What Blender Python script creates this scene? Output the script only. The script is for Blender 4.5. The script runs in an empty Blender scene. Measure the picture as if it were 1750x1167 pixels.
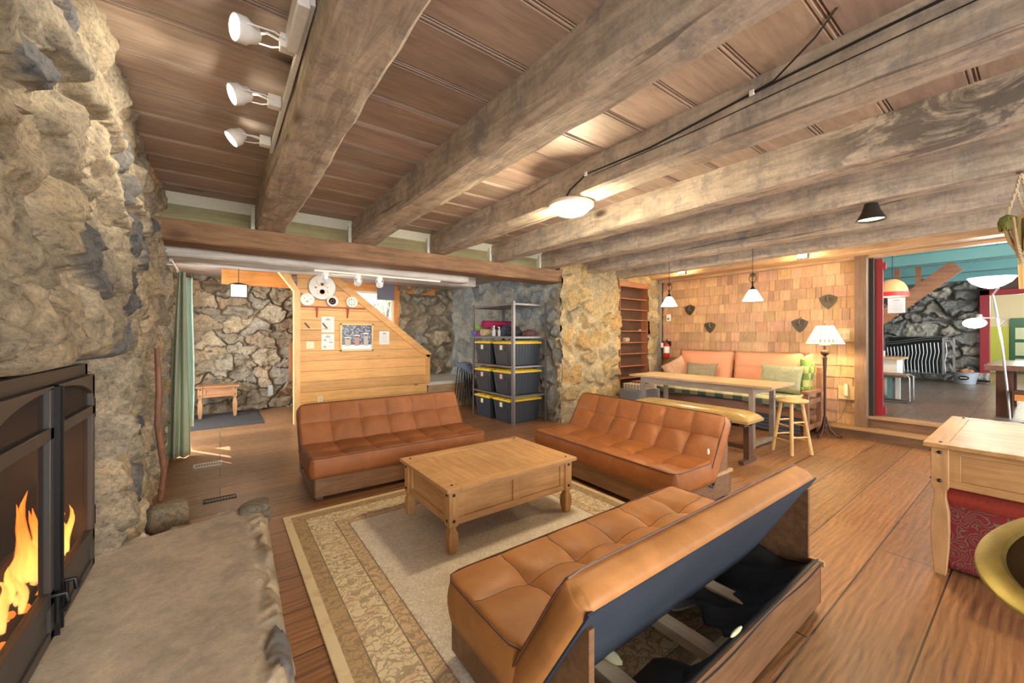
import bpy, math, random
import numpy as np
from mathutils import Vector, Matrix, noise as mn
SC = bpy.context.scene
COL = SC.collection
PI = math.pi
random.seed(7)
# ------------------------------------------------------------------ camera
cam = bpy.data.objects.new('camera', bpy.data.cameras.new('camera'))
COL.objects.link(cam); SC.camera = cam
cam.data.sensor_width = 36.0
cam.data.lens = 672.7 * 36 / 1750
cam.data.shift_y = -9.5 / 1750
cam.data.clip_start = 0.02
cam.location = (0, 0, 1.45)
cam.rotation_euler = (PI / 2, 0, -math.atan((875 - 376) / 672.7))
# ------------------------------------------------------------------ world, sun, side window daylight, added fill lights, exposure
SC.view_settings.view_transform = 'Standard'
SC.view_settings.look = 'None'
SC.view_settings.exposure = 0.62
SC.view_settings.gamma = 1.0
SC.view_settings.use_curve_mapping = False
W = bpy.data.worlds.new('world'); SC.world = W; W.use_nodes = True
W.node_tree.nodes['Background'].inputs[0].default_value = (0.86, 0.93, 1.0, 1)
W.node_tree.nodes['Background'].inputs[1].default_value = 1.0

def light(kind, name, loc, energy, color, rot=(0, 0, 0), **kw):
    l = bpy.data.lights.new(name, kind); l.energy = energy; l.color = color
    for k, v in kw.items(): setattr(l, k, v)
    o = bpy.data.objects.new(name, l); COL.objects.link(o); o.location = loc; o.rotation_euler = rot
    return o
def aim(o, tgt):
    d = Vector(tgt) - o.location
    o.rotation_euler = d.to_track_quat('-Z', 'Y').to_euler()
sun = light('SUN', 'sun', (-3, 10, 6), 14.0, (1, .95, .86), angle=.01)
sun.rotation_euler = Vector((.55, -.85, -1.15)).to_track_quat('-Z', 'Y').to_euler()
# added unseen fills behind the camera and in the next room; side window daylight
a = light('AREA', 'fill_light_behind', (1.2, -5.0, 1.6), 430, (1, .95, .88), shape='RECTANGLE', size=7.0, size_y=2.7); aim(a, (2.4, 4, 1.3))
a = light('AREA', 'window_light_left', (-1.5, 7.2, 1.5), 190, (.80, .92, 1), shape='RECTANGLE', size=2.2, size_y=2.2); aim(a, (3, 6.6, 1.0))
a = light('AREA', 'fill_light_next_room', (11.5, -4.6, 1.9), 330, (.88, .95, 1), shape='RECTANGLE', size=6, size_y=2.4); aim(a, (12.5, 2, 1.3))

# ------------------------------------------------------------------ helpers
def xf(M, p):
    return tuple(M @ Vector(p)) if M is not None else tuple(p)
class MB:
    def __init__(s): s.v = []; s.f = []; s.c = []; s.has = False
    def add(s, vs, fs, col=None, M=None):
        n = len(s.v)
        s.v += [xf(M, p) for p in vs]
        s.f += [tuple(i + n for i in f) for f in fs]
        if col is not None: s.has = True
        s.c += [(*(col or (1, 1, 1)), 1)] * len(vs)
        return s
    def box(s, x0, y0, z0, x1, y1, z1, col=None, M=None):
        return s.add([(x0, y0, z0), (x1, y0, z0), (x1, y1, z0), (x0, y1, z0), (x0, y0, z1), (x1, y0, z1), (x1, y1, z1), (x0, y1, z1)],
            [(0, 3, 2, 1), (4, 5, 6, 7), (0, 1, 5, 4), (1, 2, 6, 5), (2, 3, 7, 6), (3, 0, 4, 7)], col, M)
    def bar(s, p, q, w, h, col=None, up=(0, 0, 1), w2=None, h2=None):
        p, q = Vector(p), Vector(q); d = (q - p).normalized(); u = Vector(up)
        x = d.cross(u)
        if x.length < 1e-4: x = d.cross(Vector((0, 1, 0)))
        x.normalize(); y = x.cross(d); w2 = w2 or w; h2 = h2 or h
        vs = [p + x * a * w / 2 + y * b * h / 2 for a, b in ((-1, -1), (1, -1), (1, 1), (-1, 1))] + [q + x * a * w2 / 2 + y * b * h2 / 2 for a, b in ((-1, -1), (1, -1), (1, 1), (-1, 1))]
        return s.add(vs, [(0, 3, 2, 1), (4, 5, 6, 7), (0, 1, 5, 4), (1, 2, 6, 5), (2, 3, 7, 6), (3, 0, 4, 7)], col)
    def tube(s, pts, r, n=10, col=None, closed=False, caps=True, M=None):
        pts = [Vector(p) for p in pts]; rs = r if isinstance(r, (list, tuple)) else [r] * len(pts)
        m = len(pts); vs = []; prev = None
        for i, p in enumerate(pts):
            a = pts[(i + 1) % m] if (closed or i < m - 1) else p
            b = pts[i - 1] if (closed or i > 0) else p
            d = (a - b).normalized()
            if prev is None:
                x = d.cross(Vector((0, 0, 1)))
                if x.length < .05: x = d.cross(Vector((1, 0, 0)))
            else: x = prev - d * prev.dot(d)
            x.normalize(); prev = x; y = d.cross(x)
            vs += [p + (x * math.cos(2 * PI * k / n) + y * math.sin(2 * PI * k / n)) * rs[i] for k in range(n)]
        fs = []
        for i in range(m if closed else m - 1):
            j = (i + 1) % m
            fs += [(i * n + k, i * n + (k + 1) % n, j * n + (k + 1) % n, j * n + k) for k in range(n)]
        if not closed and caps: fs += [tuple(range(n))[::-1], tuple(range((m - 1) * n, m * n))]
        return s.add(vs, fs, col, M)
    def cyl(s, p, q, r, r2=None, n=16, col=None): return s.tube([p, q], [r, r if r2 is None else r2], n, col)
    def lathe(s, prof, c=(0, 0, 0), n=24, col=None, M=None, square=False, cap=True):
        vs = []; m = len(prof)
        for r, z in prof:
            for k in range(n):
                a = 2 * PI * k / n + (PI / 4 if square else 0)
                rr = r * (math.sqrt(2) if square else 1)
                vs.append((c[0] + rr * math.cos(a), c[1] + rr * math.sin(a), c[2] + z))
        fs = []
        for i in range(m - 1):
            fs += [(i * n + k, i * n + (k + 1) % n, (i + 1) * n + (k + 1) % n, (i + 1) * n + k) for k in range(n)]
        ring = m > 3 and math.hypot(prof[0][0] - prof[-1][0], prof[0][1] - prof[-1][1]) < .036 and prof[0][0] > .03
        if ring: fs += [((m - 1) * n + k, (m - 1) * n + (k + 1) % n, (k + 1) % n, k) for k in range(n)]
        elif cap:
            if prof[0][0] > 1e-5: fs.append(tuple(range(n))[::-1])
            if prof[-1][0] > 1e-5: fs.append(tuple(range((m - 1) * n, m * n)))
        return s.add(vs, fs, col, M)
    def prism(s, poly, ax, a, b, col=None, M=None):
        def P(u, v, w): return {'x': (w, u, v), 'y': (u, w, v), 'z': (u, v, w)}[ax]
        n = len(poly)
        vs = [P(u, v, a) for u, v in poly] + [P(u, v, b) for u, v in poly]
        fs = [tuple(range(n))[::-1], tuple(range(n, 2 * n))] + [(i, (i + 1) % n, (i + 1) % n + n, i + n) for i in range(n)]
        return s.add(vs, fs, col, M)
    def grid(s, fn, nu, nv, col=None, M=None):
        vs = [fn(i / nu, j / nv) for j in range(nv + 1) for i in range(nu + 1)]
        fs = [(j * (nu + 1) + i, j * (nu + 1) + i + 1, (j + 1) * (nu + 1) + i + 1, (j + 1) * (nu + 1) + i) for j in range(nv) for i in range(nu)]
        return s.add(vs, fs, col, M)
    def ball(s, c, r, n=12, col=None, sc=(1, 1, 1), M=None):
        prof = [(math.sin(PI * i / n), -math.cos(PI * i / n)) for i in range(n + 1)]
        m = 2 * n; vs = []; 
        for a, z in prof:
            for k in range(m): vs.append((c[0] + r * sc[0] * a * math.cos(2 * PI * k / m), c[1] + r * sc[1] * a * math.sin(2 * PI * k / m), c[2] + r * sc[2] * z))
        fs = [(i * m + k, i * m + (k + 1) % m, (i + 1) * m + (k + 1) % m, (i + 1) * m + k) for i in range(n) for k in range(m)]
        return s.add(vs, fs, col, M)
    def build(s, name, mat, parent=None, smooth=False, bevel=0, merge=False, seg=2):
        me = bpy.data.meshes.new(name); me.from_pydata(s.v, [], s.f)
        if True:
            at = me.color_attributes.new('col', 'FLOAT_COLOR', 'POINT')
            at.data.foreach_set('color', np.array(s.c, dtype=np.float32).ravel())
        if merge or smooth:
            import bmesh
            bm = bmesh.new(); bm.from_mesh(me); bmesh.ops.remove_doubles(bm, verts=bm.verts, dist=1e-5)
            bmesh.ops.recalc_face_normals(bm, faces=bm.faces); bm.to_mesh(me); bm.free()
        else:
            import bmesh
            bm = bmesh.new(); bm.from_mesh(me); bmesh.ops.recalc_face_normals(bm, faces=bm.faces); bm.to_mesh(me); bm.free()
        if smooth:
            for p in me.polygons: p.use_smooth = True
            if smooth != 'all': me.set_sharp_from_angle(angle=math.radians(40))
        me.materials.append(mat)
        o = bpy.data.objects.new(name, me); COL.objects.link(o)
        if parent: o.parent = parent
        if bevel:
            m = o.modifiers.new('bevel', 'BEVEL'); m.width = bevel; m.segments = seg; m.limit_method = 'ANGLE'; m.angle_limit = math.radians(35)
            for p in me.polygons: p.use_smooth = True
            me.set_sharp_from_angle(angle=math.radians(50))
        return o
def tag(o, label=None, cat=None, group=None, kind=None):
    if label: o['label'] = label
    if cat: o['category'] = cat
    if group: o['group'] = group
    if kind: o['kind'] = kind
    return o
def thing(name, label, cat, loc=(0, 0, 0), rz=0, group=None):
    o = bpy.data.objects.new(name, None); COL.objects.link(o); o.location = loc; o.rotation_euler = (0, 0, rz)
    o.empty_display_size = .05
    return tag(o, label, cat, group)
def struct(o): o['kind'] = 'structure'; return o
def dup(root, loc, rz=0, label=None, group=None, parent=None):
    r = root.copy(); COL.objects.link(r); r.location = loc; r.rotation_euler = (0, 0, rz)
    if label: r['label'] = label
    if group: r['group'] = group
    for ch in list(root.children):
        c = ch.copy(); COL.objects.link(c); c.parent = r
        for g in list(ch.children):
            d = g.copy(); COL.objects.link(d); d.parent = c
    return r
# ------------------------------------------------------------------ materials
def mat_base(name):
    m = bpy.data.materials.new(name); m.use_nodes = True; nt = m.node_tree
    return m, nt, nt.nodes, nt.links, nt.nodes['Principled BSDF']
def N(nt, t, **kw):
    n = nt.nodes.new(t)
    for k, v in kw.items():
        if k.startswith('i_'): n.inputs[k[2:].replace('_', ' ')].default_value = v
        else: setattr(n, k, v)
    return n
def ramp(nt, fac, stops):
    r = nt.nodes.new('ShaderNodeValToRGB'); el = r.color_ramp.elements
    while len(el) < len(stops): el.new(.5)
    for e, (p, c) in zip(el, stops): e.position = p; e.color = (*c, 1) if len(c) == 3 else c
    nt.links.new(fac, r.inputs[0]); return r
def mix(nt, fac, a, b, mode='MIX'):
    m = nt.nodes.new('ShaderNodeMix'); m.data_type = 'RGBA'; m.blend_type = mode
    if isinstance(fac, (int, float)): m.inputs[0].default_value = fac
    else: nt.links.new(fac, m.inputs[0])
    for s_, v in ((6, a), (7, b)):
        if isinstance(v, (tuple, list)): m.inputs[s_].default_value = (*v[:3], 1)
        else: nt.links.new(v, m.inputs[s_])
    return m.outputs[2]
def coords(nt, scale=(1, 1, 1), rot=(0, 0, 0), loc=(0, 0, 0)):
    tc = nt.nodes.new('ShaderNodeTexCoord'); mp = nt.nodes.new('ShaderNodeMapping')
    mp.inputs['Scale'].default_value = scale; mp.inputs['Rotation'].default_value = rot; mp.inputs['Location'].default_value = loc
    nt.links.new(tc.outputs['Object'], mp.inputs[0]); return mp.outputs[0]
def noise(nt, vec, scale, detail=4, rough=.6, dist=0):
    n = N(nt, 'ShaderNodeTexNoise'); n.inputs['Scale'].default_value = scale; n.inputs['Detail'].default_value = detail
    n.inputs['Roughness'].default_value = rough; n.inputs['Distortion'].default_value = dist; nt.links.new(vec, n.inputs['Vector']); return n.outputs['Fac']
def bump(nt, h, strength, dist=.01):
    b = N(nt, 'ShaderNodeBump'); b.inputs['Strength'].default_value = strength; b.inputs['Distance'].default_value = dist
    nt.links.new(h, b.inputs['Height']); nt.links.new(b.outputs[0], nt.nodes['Principled BSDF'].inputs['Normal']); return b
MC = {}
def plain(name, c, rough=.6, metal=0, emit=None, es=0, var=.12, vs=30, bmp=0, coat=0, trans=0, alpha=1):
    if name in MC: return MC[name]
    m, nt, n, L, P = mat_base(name)
    v = coords(nt); f = noise(nt, v, vs, 4)
    L.new(mix(nt, f, tuple(x * (1 - var) for x in c), tuple(min(1, x * (1 + var)) for x in c)), P.inputs['Base Color'])
    P.inputs['Roughness'].default_value = rough; P.inputs['Metallic'].default_value = metal
    P.inputs['Coat Weight'].default_value = coat
    if emit: P.inputs['Emission Color'].default_value = (*emit, 1); P.inputs['Emission Strength'].default_value = es
    if trans: P.inputs['Transmission Weight'].default_value = trans
    if alpha < 1: P.inputs['Alpha'].default_value = alpha
    if bmp: bump(nt, f, bmp, .004)
    MC[name] = m; return m
def wood(name, c1, c2, axis='x', s=1.0, rough=.5, bmp=.25, knots=.0, kc=(.12, .06, .03), attr=False, blot=None, streak=10, coat=0, cracks=0, var=.5, saw=0):
    m, nt, n, L, P = mat_base(name)
    st = {'x': (1, streak, streak), 'y': (streak, 1, streak), 'z': (streak, streak, 1)}[axis]
    vec = coords(nt, tuple(k * s for k in st))
    g = noise(nt, vec, 2.2, 7, .65, .6)
    r = ramp(nt, g, [(.28, c1), (.72, c2)])
    col = r.outputs[0]
    v2 = coords(nt); big = noise(nt, v2, 1.7 * s, 4, .6)
    col = mix(nt, var, col, mix(nt, 1, col, ramp(nt, big, [(.3, (.62, .6, .6)), (.7, (1.25, 1.2, 1.15))]).outputs[0], 'MULTIPLY'))
    if blot:
        b = noise(nt, v2, 3.5 * s, 6, .75); col = mix(nt, ramp(nt, b, [(.5, (0, 0, 0)), (.68, (1, 1, 1))]).outputs[0], col, blot)
    if knots:
        ks = {'x': (.45, 1, 1), 'y': (1, .45, 1), 'z': (1, 1, .45)}[axis]
        vo = N(nt, 'ShaderNodeTexVoronoi'); vo.inputs['Scale'].default_value = knots
        L.new(coords(nt, ks), vo.inputs['Vector'])
        kf = ramp(nt, vo.outputs['Distance'], [(.03, (1, 1, 1)), (.085, (0, 0, 0))])
        col = mix(nt, kf.outputs[0], col, kc)
    if cracks:
        w = noise(nt, coords(nt, tuple((.5 if k == 1 else 14) for k in {'x': (1, 2, 2), 'y': (2, 1, 2), 'z': (2, 2, 1)}[axis])), 1.0, 5, .55, .8)
        cf = ramp(nt, w, [(.30, (1, 1, 1)), (.345, (0, 0, 0))])
        col = mix(nt, mix(nt, 1, cf.outputs[0], (cracks,) * 3, 'MULTIPLY'), col, (.06, .045, .035))
    if attr:
        at = N(nt, 'ShaderNodeAttribute', attribute_name='col'); col = mix(nt, 1, col, at.outputs['Color'], 'MULTIPLY')
    L.new(col, P.inputs['Base Color']); P.inputs['Roughness'].default_value = rough; P.inputs['Coat Weight'].default_value = coat
    if saw:
        w2 = noise(nt, coords(nt, {'y': (2.5, 9, 2.5), 'x': (9, 2.5, 2.5), 'z': (2.5, 2.5, 9)}[axis], (.0, .0, .5)), 2.2, 8, .8, 1.2)
        q = N(nt, 'ShaderNodeMath', operation='ADD'); L.new(g, q.inputs[0]); L.new(w2, q.inputs[1])
        c3 = mix(nt, saw, col, mix(nt, 1, col, ramp(nt, w2, [(.35, (.66, .66, .68)), (.65, (1.3, 1.28, 1.2))]).outputs[0], 'MULTIPLY')); L.new(c3, P.inputs['Base Color'])
    if bmp: bump(nt, g, bmp, .006)
    return m
def stone_mat(name, rough=.85, b=.95, tint=(1, 1, 1), soft=False):
    m, nt, n, L, P = mat_base(name)
    at = N(nt, 'ShaderNodeAttribute', attribute_name='col')
    v = coords(nt); f = noise(nt, v, 34, 10, .82, .3); f2 = noise(nt, v, 7, 8, .75, .5)
    c = mix(nt, 1, at.outputs['Color'], ramp(nt, f, [(.30, (.82,) * 3), (.70, (1.16,) * 3)] if soft else [(.33, (.30, .30, .32)), (.47, (.92, .92, .92)), (.66, (1.55, 1.5, 1.4))]).outputs[0], 'MULTIPLY')
    c = mix(nt, 1, c, ramp(nt, f2, [(.3, (.72, .72, .74)), (.7, (1.2, 1.17, 1.1))]).outputs[0], 'MULTIPLY')
    c = mix(nt, 1, c, tint, 'MULTIPLY')
    L.new(c, P.inputs['Base Color']); P.inputs['Roughness'].default_value = rough
    s = N(nt, 'ShaderNodeMath', operation='ADD'); L.new(f, s.inputs[0]); L.new(f2, s.inputs[1]); bump(nt, s.outputs[0], b, .028)
    return m
def leather(name, c, rough=.42):
    m, nt, n, L, P = mat_base(name)
    v = coords(nt); f = noise(nt, v, 3.2, 6, .65, .5); g = noise(nt, v, 180, 3, .6)
    L.new(ramp(nt, f, [(.28, tuple(x * .72 for x in c)), (.55, c), (.78, tuple(min(1, x * 1.3 + .02) for x in c))]).outputs[0], P.inputs['Base Color'])
    P.inputs['Roughness'].default_value = rough; P.inputs['Specular IOR Level'].default_value = .4
    bump(nt, g, .12, .002); return m
def emis(name, c, s):
    m, nt, n, L, P = mat_base(name)
    P.inputs['Base Color'].default_value = (*c, 1); P.inputs['Emission Color'].default_value = (*c, 1); P.inputs['Emission Strength'].default_value = s
    return m
def cloth_mat(name, c, tl=.35):
    m, nt, n, L, P = mat_base(name)
    t = N(nt, 'ShaderNodeBsdfTranslucent'); t.inputs[0].default_value = (*c, 1); P.inputs['Base Color'].default_value = (*c, 1); P.inputs['Roughness'].default_value = .9
    mx = N(nt, 'ShaderNodeMixShader'); mx.inputs[0].default_value = tl; L.new(P.outputs[0], mx.inputs[1]); L.new(t.outputs[0], mx.inputs[2]); L.new(mx.outputs[0], n['Material Output'].inputs[0])
    return m
# numpy value noise
_T = np.random.RandomState(3).rand(256, 256)
def vn(u, v, f, seed=0):
    u = u * f + seed * 17.31; v = v * f + seed * 7.77
    iu = np.floor(u).astype(int); iv = np.floor(v).astype(int); fu = u - iu; fv = v - iv
    fu = fu * fu * (3 - 2 * fu); fv = fv * fv * (3 - 2 * fv)
    g = lambda a, b: _T[a % 256, b % 256]
    return (g(iu, iv) * (1 - fu) + g(iu + 1, iv) * fu) * (1 - fv) + (g(iu, iv + 1) * (1 - fu) + g(iu + 1, iv + 1) * fu) * fv
def fbm(u, v, f, o=4, seed=0):
    r = 0; a = .5; 
    for k in range(o): r = r + a * (vn(u, v, f * 2 ** k, seed + k) - .5); a *= .5
    return r * 2
def cells(u, v, cu, cv, seed):
    rs = np.random.RandomState(seed); a = u / cu; b = v / cv; ia = np.floor(a).astype(int); ib = np.floor(b).astype(int)
    JX = rs.rand(128, 128); JY = rs.rand(128, 128); T = rs.rand(128, 128, 3) - .5
    F = np.full(u.shape, 9.); out = np.zeros(u.shape)
    for da in (-1, 0, 1):
        for db in (-1, 0, 1):
            A = (ia + da) % 128; B = (ib + db) % 128; dx = a - (ia + da + JX[A, B]); dy = b - (ib + db + JY[A, B]); d = dx * dx + dy * dy
            m = d < F; F = np.where(m, d, F); out = np.where(m, 2.2 * (T[A, B, 0] * dx + T[A, B, 1] * dy) + .8 * T[A, B, 2], out)
    return out
def stones(u, v, cu, cv, seed, pal, mortar, mw=.12, relief=.06, tilt=.05, crack=0.0, warp=.35, facet=.022):
    """height and colour of a rubble wall over wall coordinates u, v"""
    rs = np.random.RandomState(seed)
    wu = u + warp * cu * fbm(u, v, 1.3 / cu, 3, seed); wv = v + warp * cv * fbm(u, v, 1.3 / cv, 3, seed + 9)
    a = wu / cu; b = wv / cv; ia = np.floor(a).astype(int); ib = np.floor(b).astype(int)
    JX = rs.rand(128, 128); JY = rs.rand(128, 128); WT = rs.rand(128, 128)
    F1 = np.full(u.shape, 9.); F2 = F1.copy(); C = np.zeros(u.shape, int); DX = np.zeros(u.shape); DY = np.zeros(u.shape)
    for da in (-2, -1, 0, 1, 2):
        for db in (-2, -1, 0, 1, 2):
            A = (ia + da) % 128; B = (ib + db) % 128
            px = ia + da + .08 + .84 * JX[A, B]; py = ib + db + .08 + .84 * JY[A, B]
            d = np.sqrt((a - px) ** 2 + (b - py) ** 2) - .28 * WT[A, B]
            m1 = d < F1; F2 = np.where(m1, F1, np.minimum(F2, d)); 
            C = np.where(m1, A * 128 + B, C); DX = np.where(m1, a - px, DX); DY = np.where(m1, b - py, DY); F1 = np.where(m1, d, F1)
    e = F2 - F1; R = rs.rand(128 * 128, 6)[C]
    k = np.clip((e - mw * .4) / (mw * 1.0), 0, 1); k = k * k * (3 - 2 * k)
    h = k * relief * (.45 + .8 * R[..., 0]) + k * tilt * ((R[..., 1] - .5) * DX + (R[..., 2] - .5) * DY) * 2
    for (fc, fa, sd) in ((.42, facet, 7), (.17, facet * .45, 8)):
        q = cells(u + .5 * cu * fbm(u, v, 2 / cu, 2, seed + sd), v, cu * fc, cv * fc * 1.1, seed + sd); h = h + k * fa * q
    h = h + (.25 * relief) * fbm(u, v, 6, 4, seed + 3) * k + .008 * fbm(u, v, 22, 3, seed + 5)
    if crack: h = h - crack * np.clip(1 - e / (mw * .7), 0, 1)
    pal = np.array(pal); idx = (R[..., 3] * len(pal)).astype(int); c = pal[idx] * (.78 + .45 * R[..., 4])[..., None]
    km = np.clip((e - mw * .55) / (mw * .35), 0, 1)[..., None]
    c = c * km + np.array(mortar) * (1 - km)
    c = c * (1 + .28 * fbm(u, v, 9, 4, seed + 12))[..., None]
    return h, np.clip(c, .01, 1)
def gridmesh(name, P, C, mat, parent=None):
    nv, nu = P.shape[:2]
    me = bpy.data.meshes.new(name)
    idx = np.arange(nu * nv).reshape(nv, nu)
    q = np.stack([idx[:-1, :-1], idx[:-1, 1:], idx[1:, 1:], idx[1:, :-1]], -1).reshape(-1, 4)
    me.vertices.add(nu * nv); me.vertices.foreach_set('co', P.astype(np.float32).ravel())
    me.loops.add(q.size); me.loops.foreach_set('vertex_index', q.ravel().astype(np.int32))
    me.polygons.add(len(q)); me.polygons.foreach_set('loop_start', (np.arange(len(q)) * 4).astype(np.int32))
    me.polygons.foreach_set('use_smooth', np.ones(len(q), bool))
    me.update(calc_edges=True); me.validate()
    at = me.color_attributes.new('col', 'FLOAT_COLOR', 'POINT')
    at.data.foreach_set('color', np.concatenate([C, np.ones(C.shape[:2] + (1,))], -1).astype(np.float32).ravel())
    me.materials.append(mat)
    o = bpy.data.objects.new(name, me); COL.objects.link(o)
    if parent: o.parent = parent
    return o
def stone_wall(name, p0, du, dv, lu, lv, nrm, cu, cv, seed, pal, mortar, mat, res=.02, base=None, u0=0, **kw):
    nu = max(2, int(lu / res)); nv = max(2, int(lv / res))
    u, v = np.meshgrid(np.linspace(0, lu, nu), np.linspace(0, lv, nv))
    h, c = stones(u + u0, v, cu, cv, seed, pal, mortar, **kw)
    if base is not None: h = h + base(u, v)
    P = np.array(p0) + u[..., None] * np.array(du) + v[..., None] * np.array(dv) + h[..., None] * np.array(nrm)
    return struct(gridmesh(name, P, c, mat))

M_pine = wood('pine', (.42, .22, .085), (.63, .39, .18), 'x', 1.2, .45, .1, knots=0)
M_pine_y = wood('pine_y', (.42, .22, .085), (.63, .39, .18), 'y', 1.2, .45, .1)
M_pine_z = wood('pine_z', (.42, .22, .085), (.63, .39, .18), 'z', 1.2, .45, .1)
M_wall_pine = wood('wall_pine', (.68, .33, .10), (.87, .51, .19), 'x', 1, .5, .1, knots=2.6, kc=(.26, .1, .04), attr=True, var=.35)
M_wall_pine_z = wood('wall_pine_z', (.74, .42, .16), (.90, .60, .28), 'z', 1, .5, .1)
M_orange = wood('orange_pine', (.66, .24, .05), (.85, .38, .10), 'x', 1, .5, .1, knots=2)
M_beam = wood('hewn_beam', (.30, .25, .20), (.66, .585, .48), 'y', 1.5, .8, 1.0, blot=(.27, .25, .235), streak=6, cracks=.6, saw=.45, knots=1.6, kc=(.1, .07, .05))
M_rot = M_beam.copy(); nt = M_rot.node_tree; P_ = nt.nodes['Principled BSDF']; src = P_.inputs['Base Color'].links[0].from_socket
sp = N(nt, 'ShaderNodeSeparateXYZ'); nt.links.new(coords(nt), sp.inputs[0])
mk = ramp(nt, sp.outputs[1], [(.0, (1, 1, 1)), (.75, (.8, .8, .8)), (1.0, (0, 0, 0))]); bl_ = ramp(nt, noise(nt, coords(nt, (1, .6, 1)), 3.6, 9, .72, .9), [(.48, (0, 0, 0)), (.54, (.85, .85, .85))])
nt.links.new(mix(nt, mix(nt, 1, mk.outputs[0], bl_.outputs[0], 'MULTIPLY'), src, (.10, .085, .075)), P_.inputs['Base Color'])
M_header = wood('header_wood', (.17, .09, .045), (.36, .21, .11), 'x', 1.1, .75, .7, streak=8, cracks=.6, knots=1.6)
M_white = wood('whitewashed_wood', (.45, .42, .38), (.78, .76, .72), 'x', 1, .7, .5, streak=8, cracks=.7)
M_ceil = wood('ceiling_board', (.29, .22, .175), (.50, .39, .315), 'x', 1.1, .5, .15, streak=9, knots=1.7, kc=(.10, .055, .04), attr=True, var=.4)
M_olive = wood('olive_board', (.22, .20, .10), (.34, .31, .17), 'x', 1, .8, .4)
M_stone = stone_mat('stone')
M_stone_cool = stone_mat('stone_cool')
M_concrete = stone_mat('hearth_stone', .8, .35, soft=True)
M_black = plain('black_metal', (.02, .02, .022), .45, .6)
M_stove = plain('stove_metal', (.085, .075, .07), .5, .5, vs=60)
M_whitep = plain('white_plastic', (.85, .85, .83), .4)
M_ivory = plain('ivory_plastic', (.82, .74, .50), .4)
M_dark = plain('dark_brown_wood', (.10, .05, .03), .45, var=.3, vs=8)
M_stud = plain('iron_stud', (.05, .045, .045), .4, .8)
M_rope = plain('rope', (.52, .42, .28), .9, var=.3, vs=80, bmp=.5)

# ------------------------------------------------------------------ floor
def floor_mat(name, w, l, c1, c2, cm, rough, bs=None):
    m, nt, n, L, P = mat_base(name)
    v = coords(nt)
    br = N(nt, 'ShaderNodeTexBrick'); br.offset = .37; br.inputs['Scale'].default_value = 1
    br.inputs['Brick Width'].default_value = l; br.inputs['Row Height'].default_value = w; br.inputs['Mortar Size'].default_value = .0045; br.inputs['Mortar Smooth'].default_value = .2
    br.inputs['Color1'].default_value = (.78, .78, .78, 1); br.inputs['Color2'].default_value = (1.15, 1.12, 1.1, 1); br.inputs['Mortar'].default_value = (.12, .1, .1, 1)
    L.new(v, br.inputs['Vector'])
    g = noise(nt, coords(nt, (.8, 24, 1)), 1.6, 8, .7, .25)
    wv = N(nt, 'ShaderNodeTexWave', wave_type='BANDS', bands_direction='Y'); wv.inputs['Scale'].default_value = 9; wv.inputs['Distortion'].default_value = 14; wv.inputs['Detail'].default_value = 3; wv.inputs['Detail Scale'].default_value = .6
    L.new(coords(nt, (.28, 1, 1)), wv.inputs['Vector'])
    gg = N(nt, 'ShaderNodeMath', operation='MULTIPLY_ADD'); L.new(wv.outputs['Fac'], gg.inputs[0]); gg.inputs[1].default_value = .13; L.new(g, gg.inputs[2])
    c = ramp(nt, gg.outputs[0], [(.36, c1), (.74, c2)]).outputs[0]
    big = noise(nt, v, .9, 6, .7); c = mix(nt, ramp(nt, big, [(.42, (0, 0, 0)), (.62, (.6, .6, .6))]).outputs[0], c, cm)
    c = mix(nt, 1, c, br.outputs['Color'], 'MULTIPLY')
    sc = noise(nt, v, 14, 8, .8); c = mix(nt, ramp(nt, sc, [(.62, (0, 0, 0)), (.72, (.35, .35, .35))]).outputs[0], c, (.55, .42, .32))
    L.new(c, P.inputs['Base Color'])
    L.new(ramp(nt, sc, [(.3, (rough - .1,) * 3), (.7, (rough + .15,) * 3)]).outputs[0], P.inputs['Roughness'])
    s = N(nt, 'ShaderNodeMath', operation='MULTIPLY_ADD'); L.new(br.outputs['Fac'], s.inputs[0]); s.inputs[1].default_value = -1.2; L.new(gg.outputs[0], s.inputs[2])
    bump(nt, s.outputs[0], .35 if bs is None else bs, .006); return m
M_floor = floor_mat('plank_floor', .335, 3.6, (.13, .052, .021), (.42, .205, .085), (.24, .125, .065), .34)
b = MB().box(-1.6, -3, -.06, 7.5, 10, 0); struct(b.build('floor', M_floor))
M_floor2 = floor_mat('stone_floor_next_room', .62, .9, (.16, .085, .055), (.23, .135, .09), (.19, .13, .10), .3, .03)
b = MB().box(7.53, -6, .18, 20, 5, .30); struct(b.build('floor', M_floor2))

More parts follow.
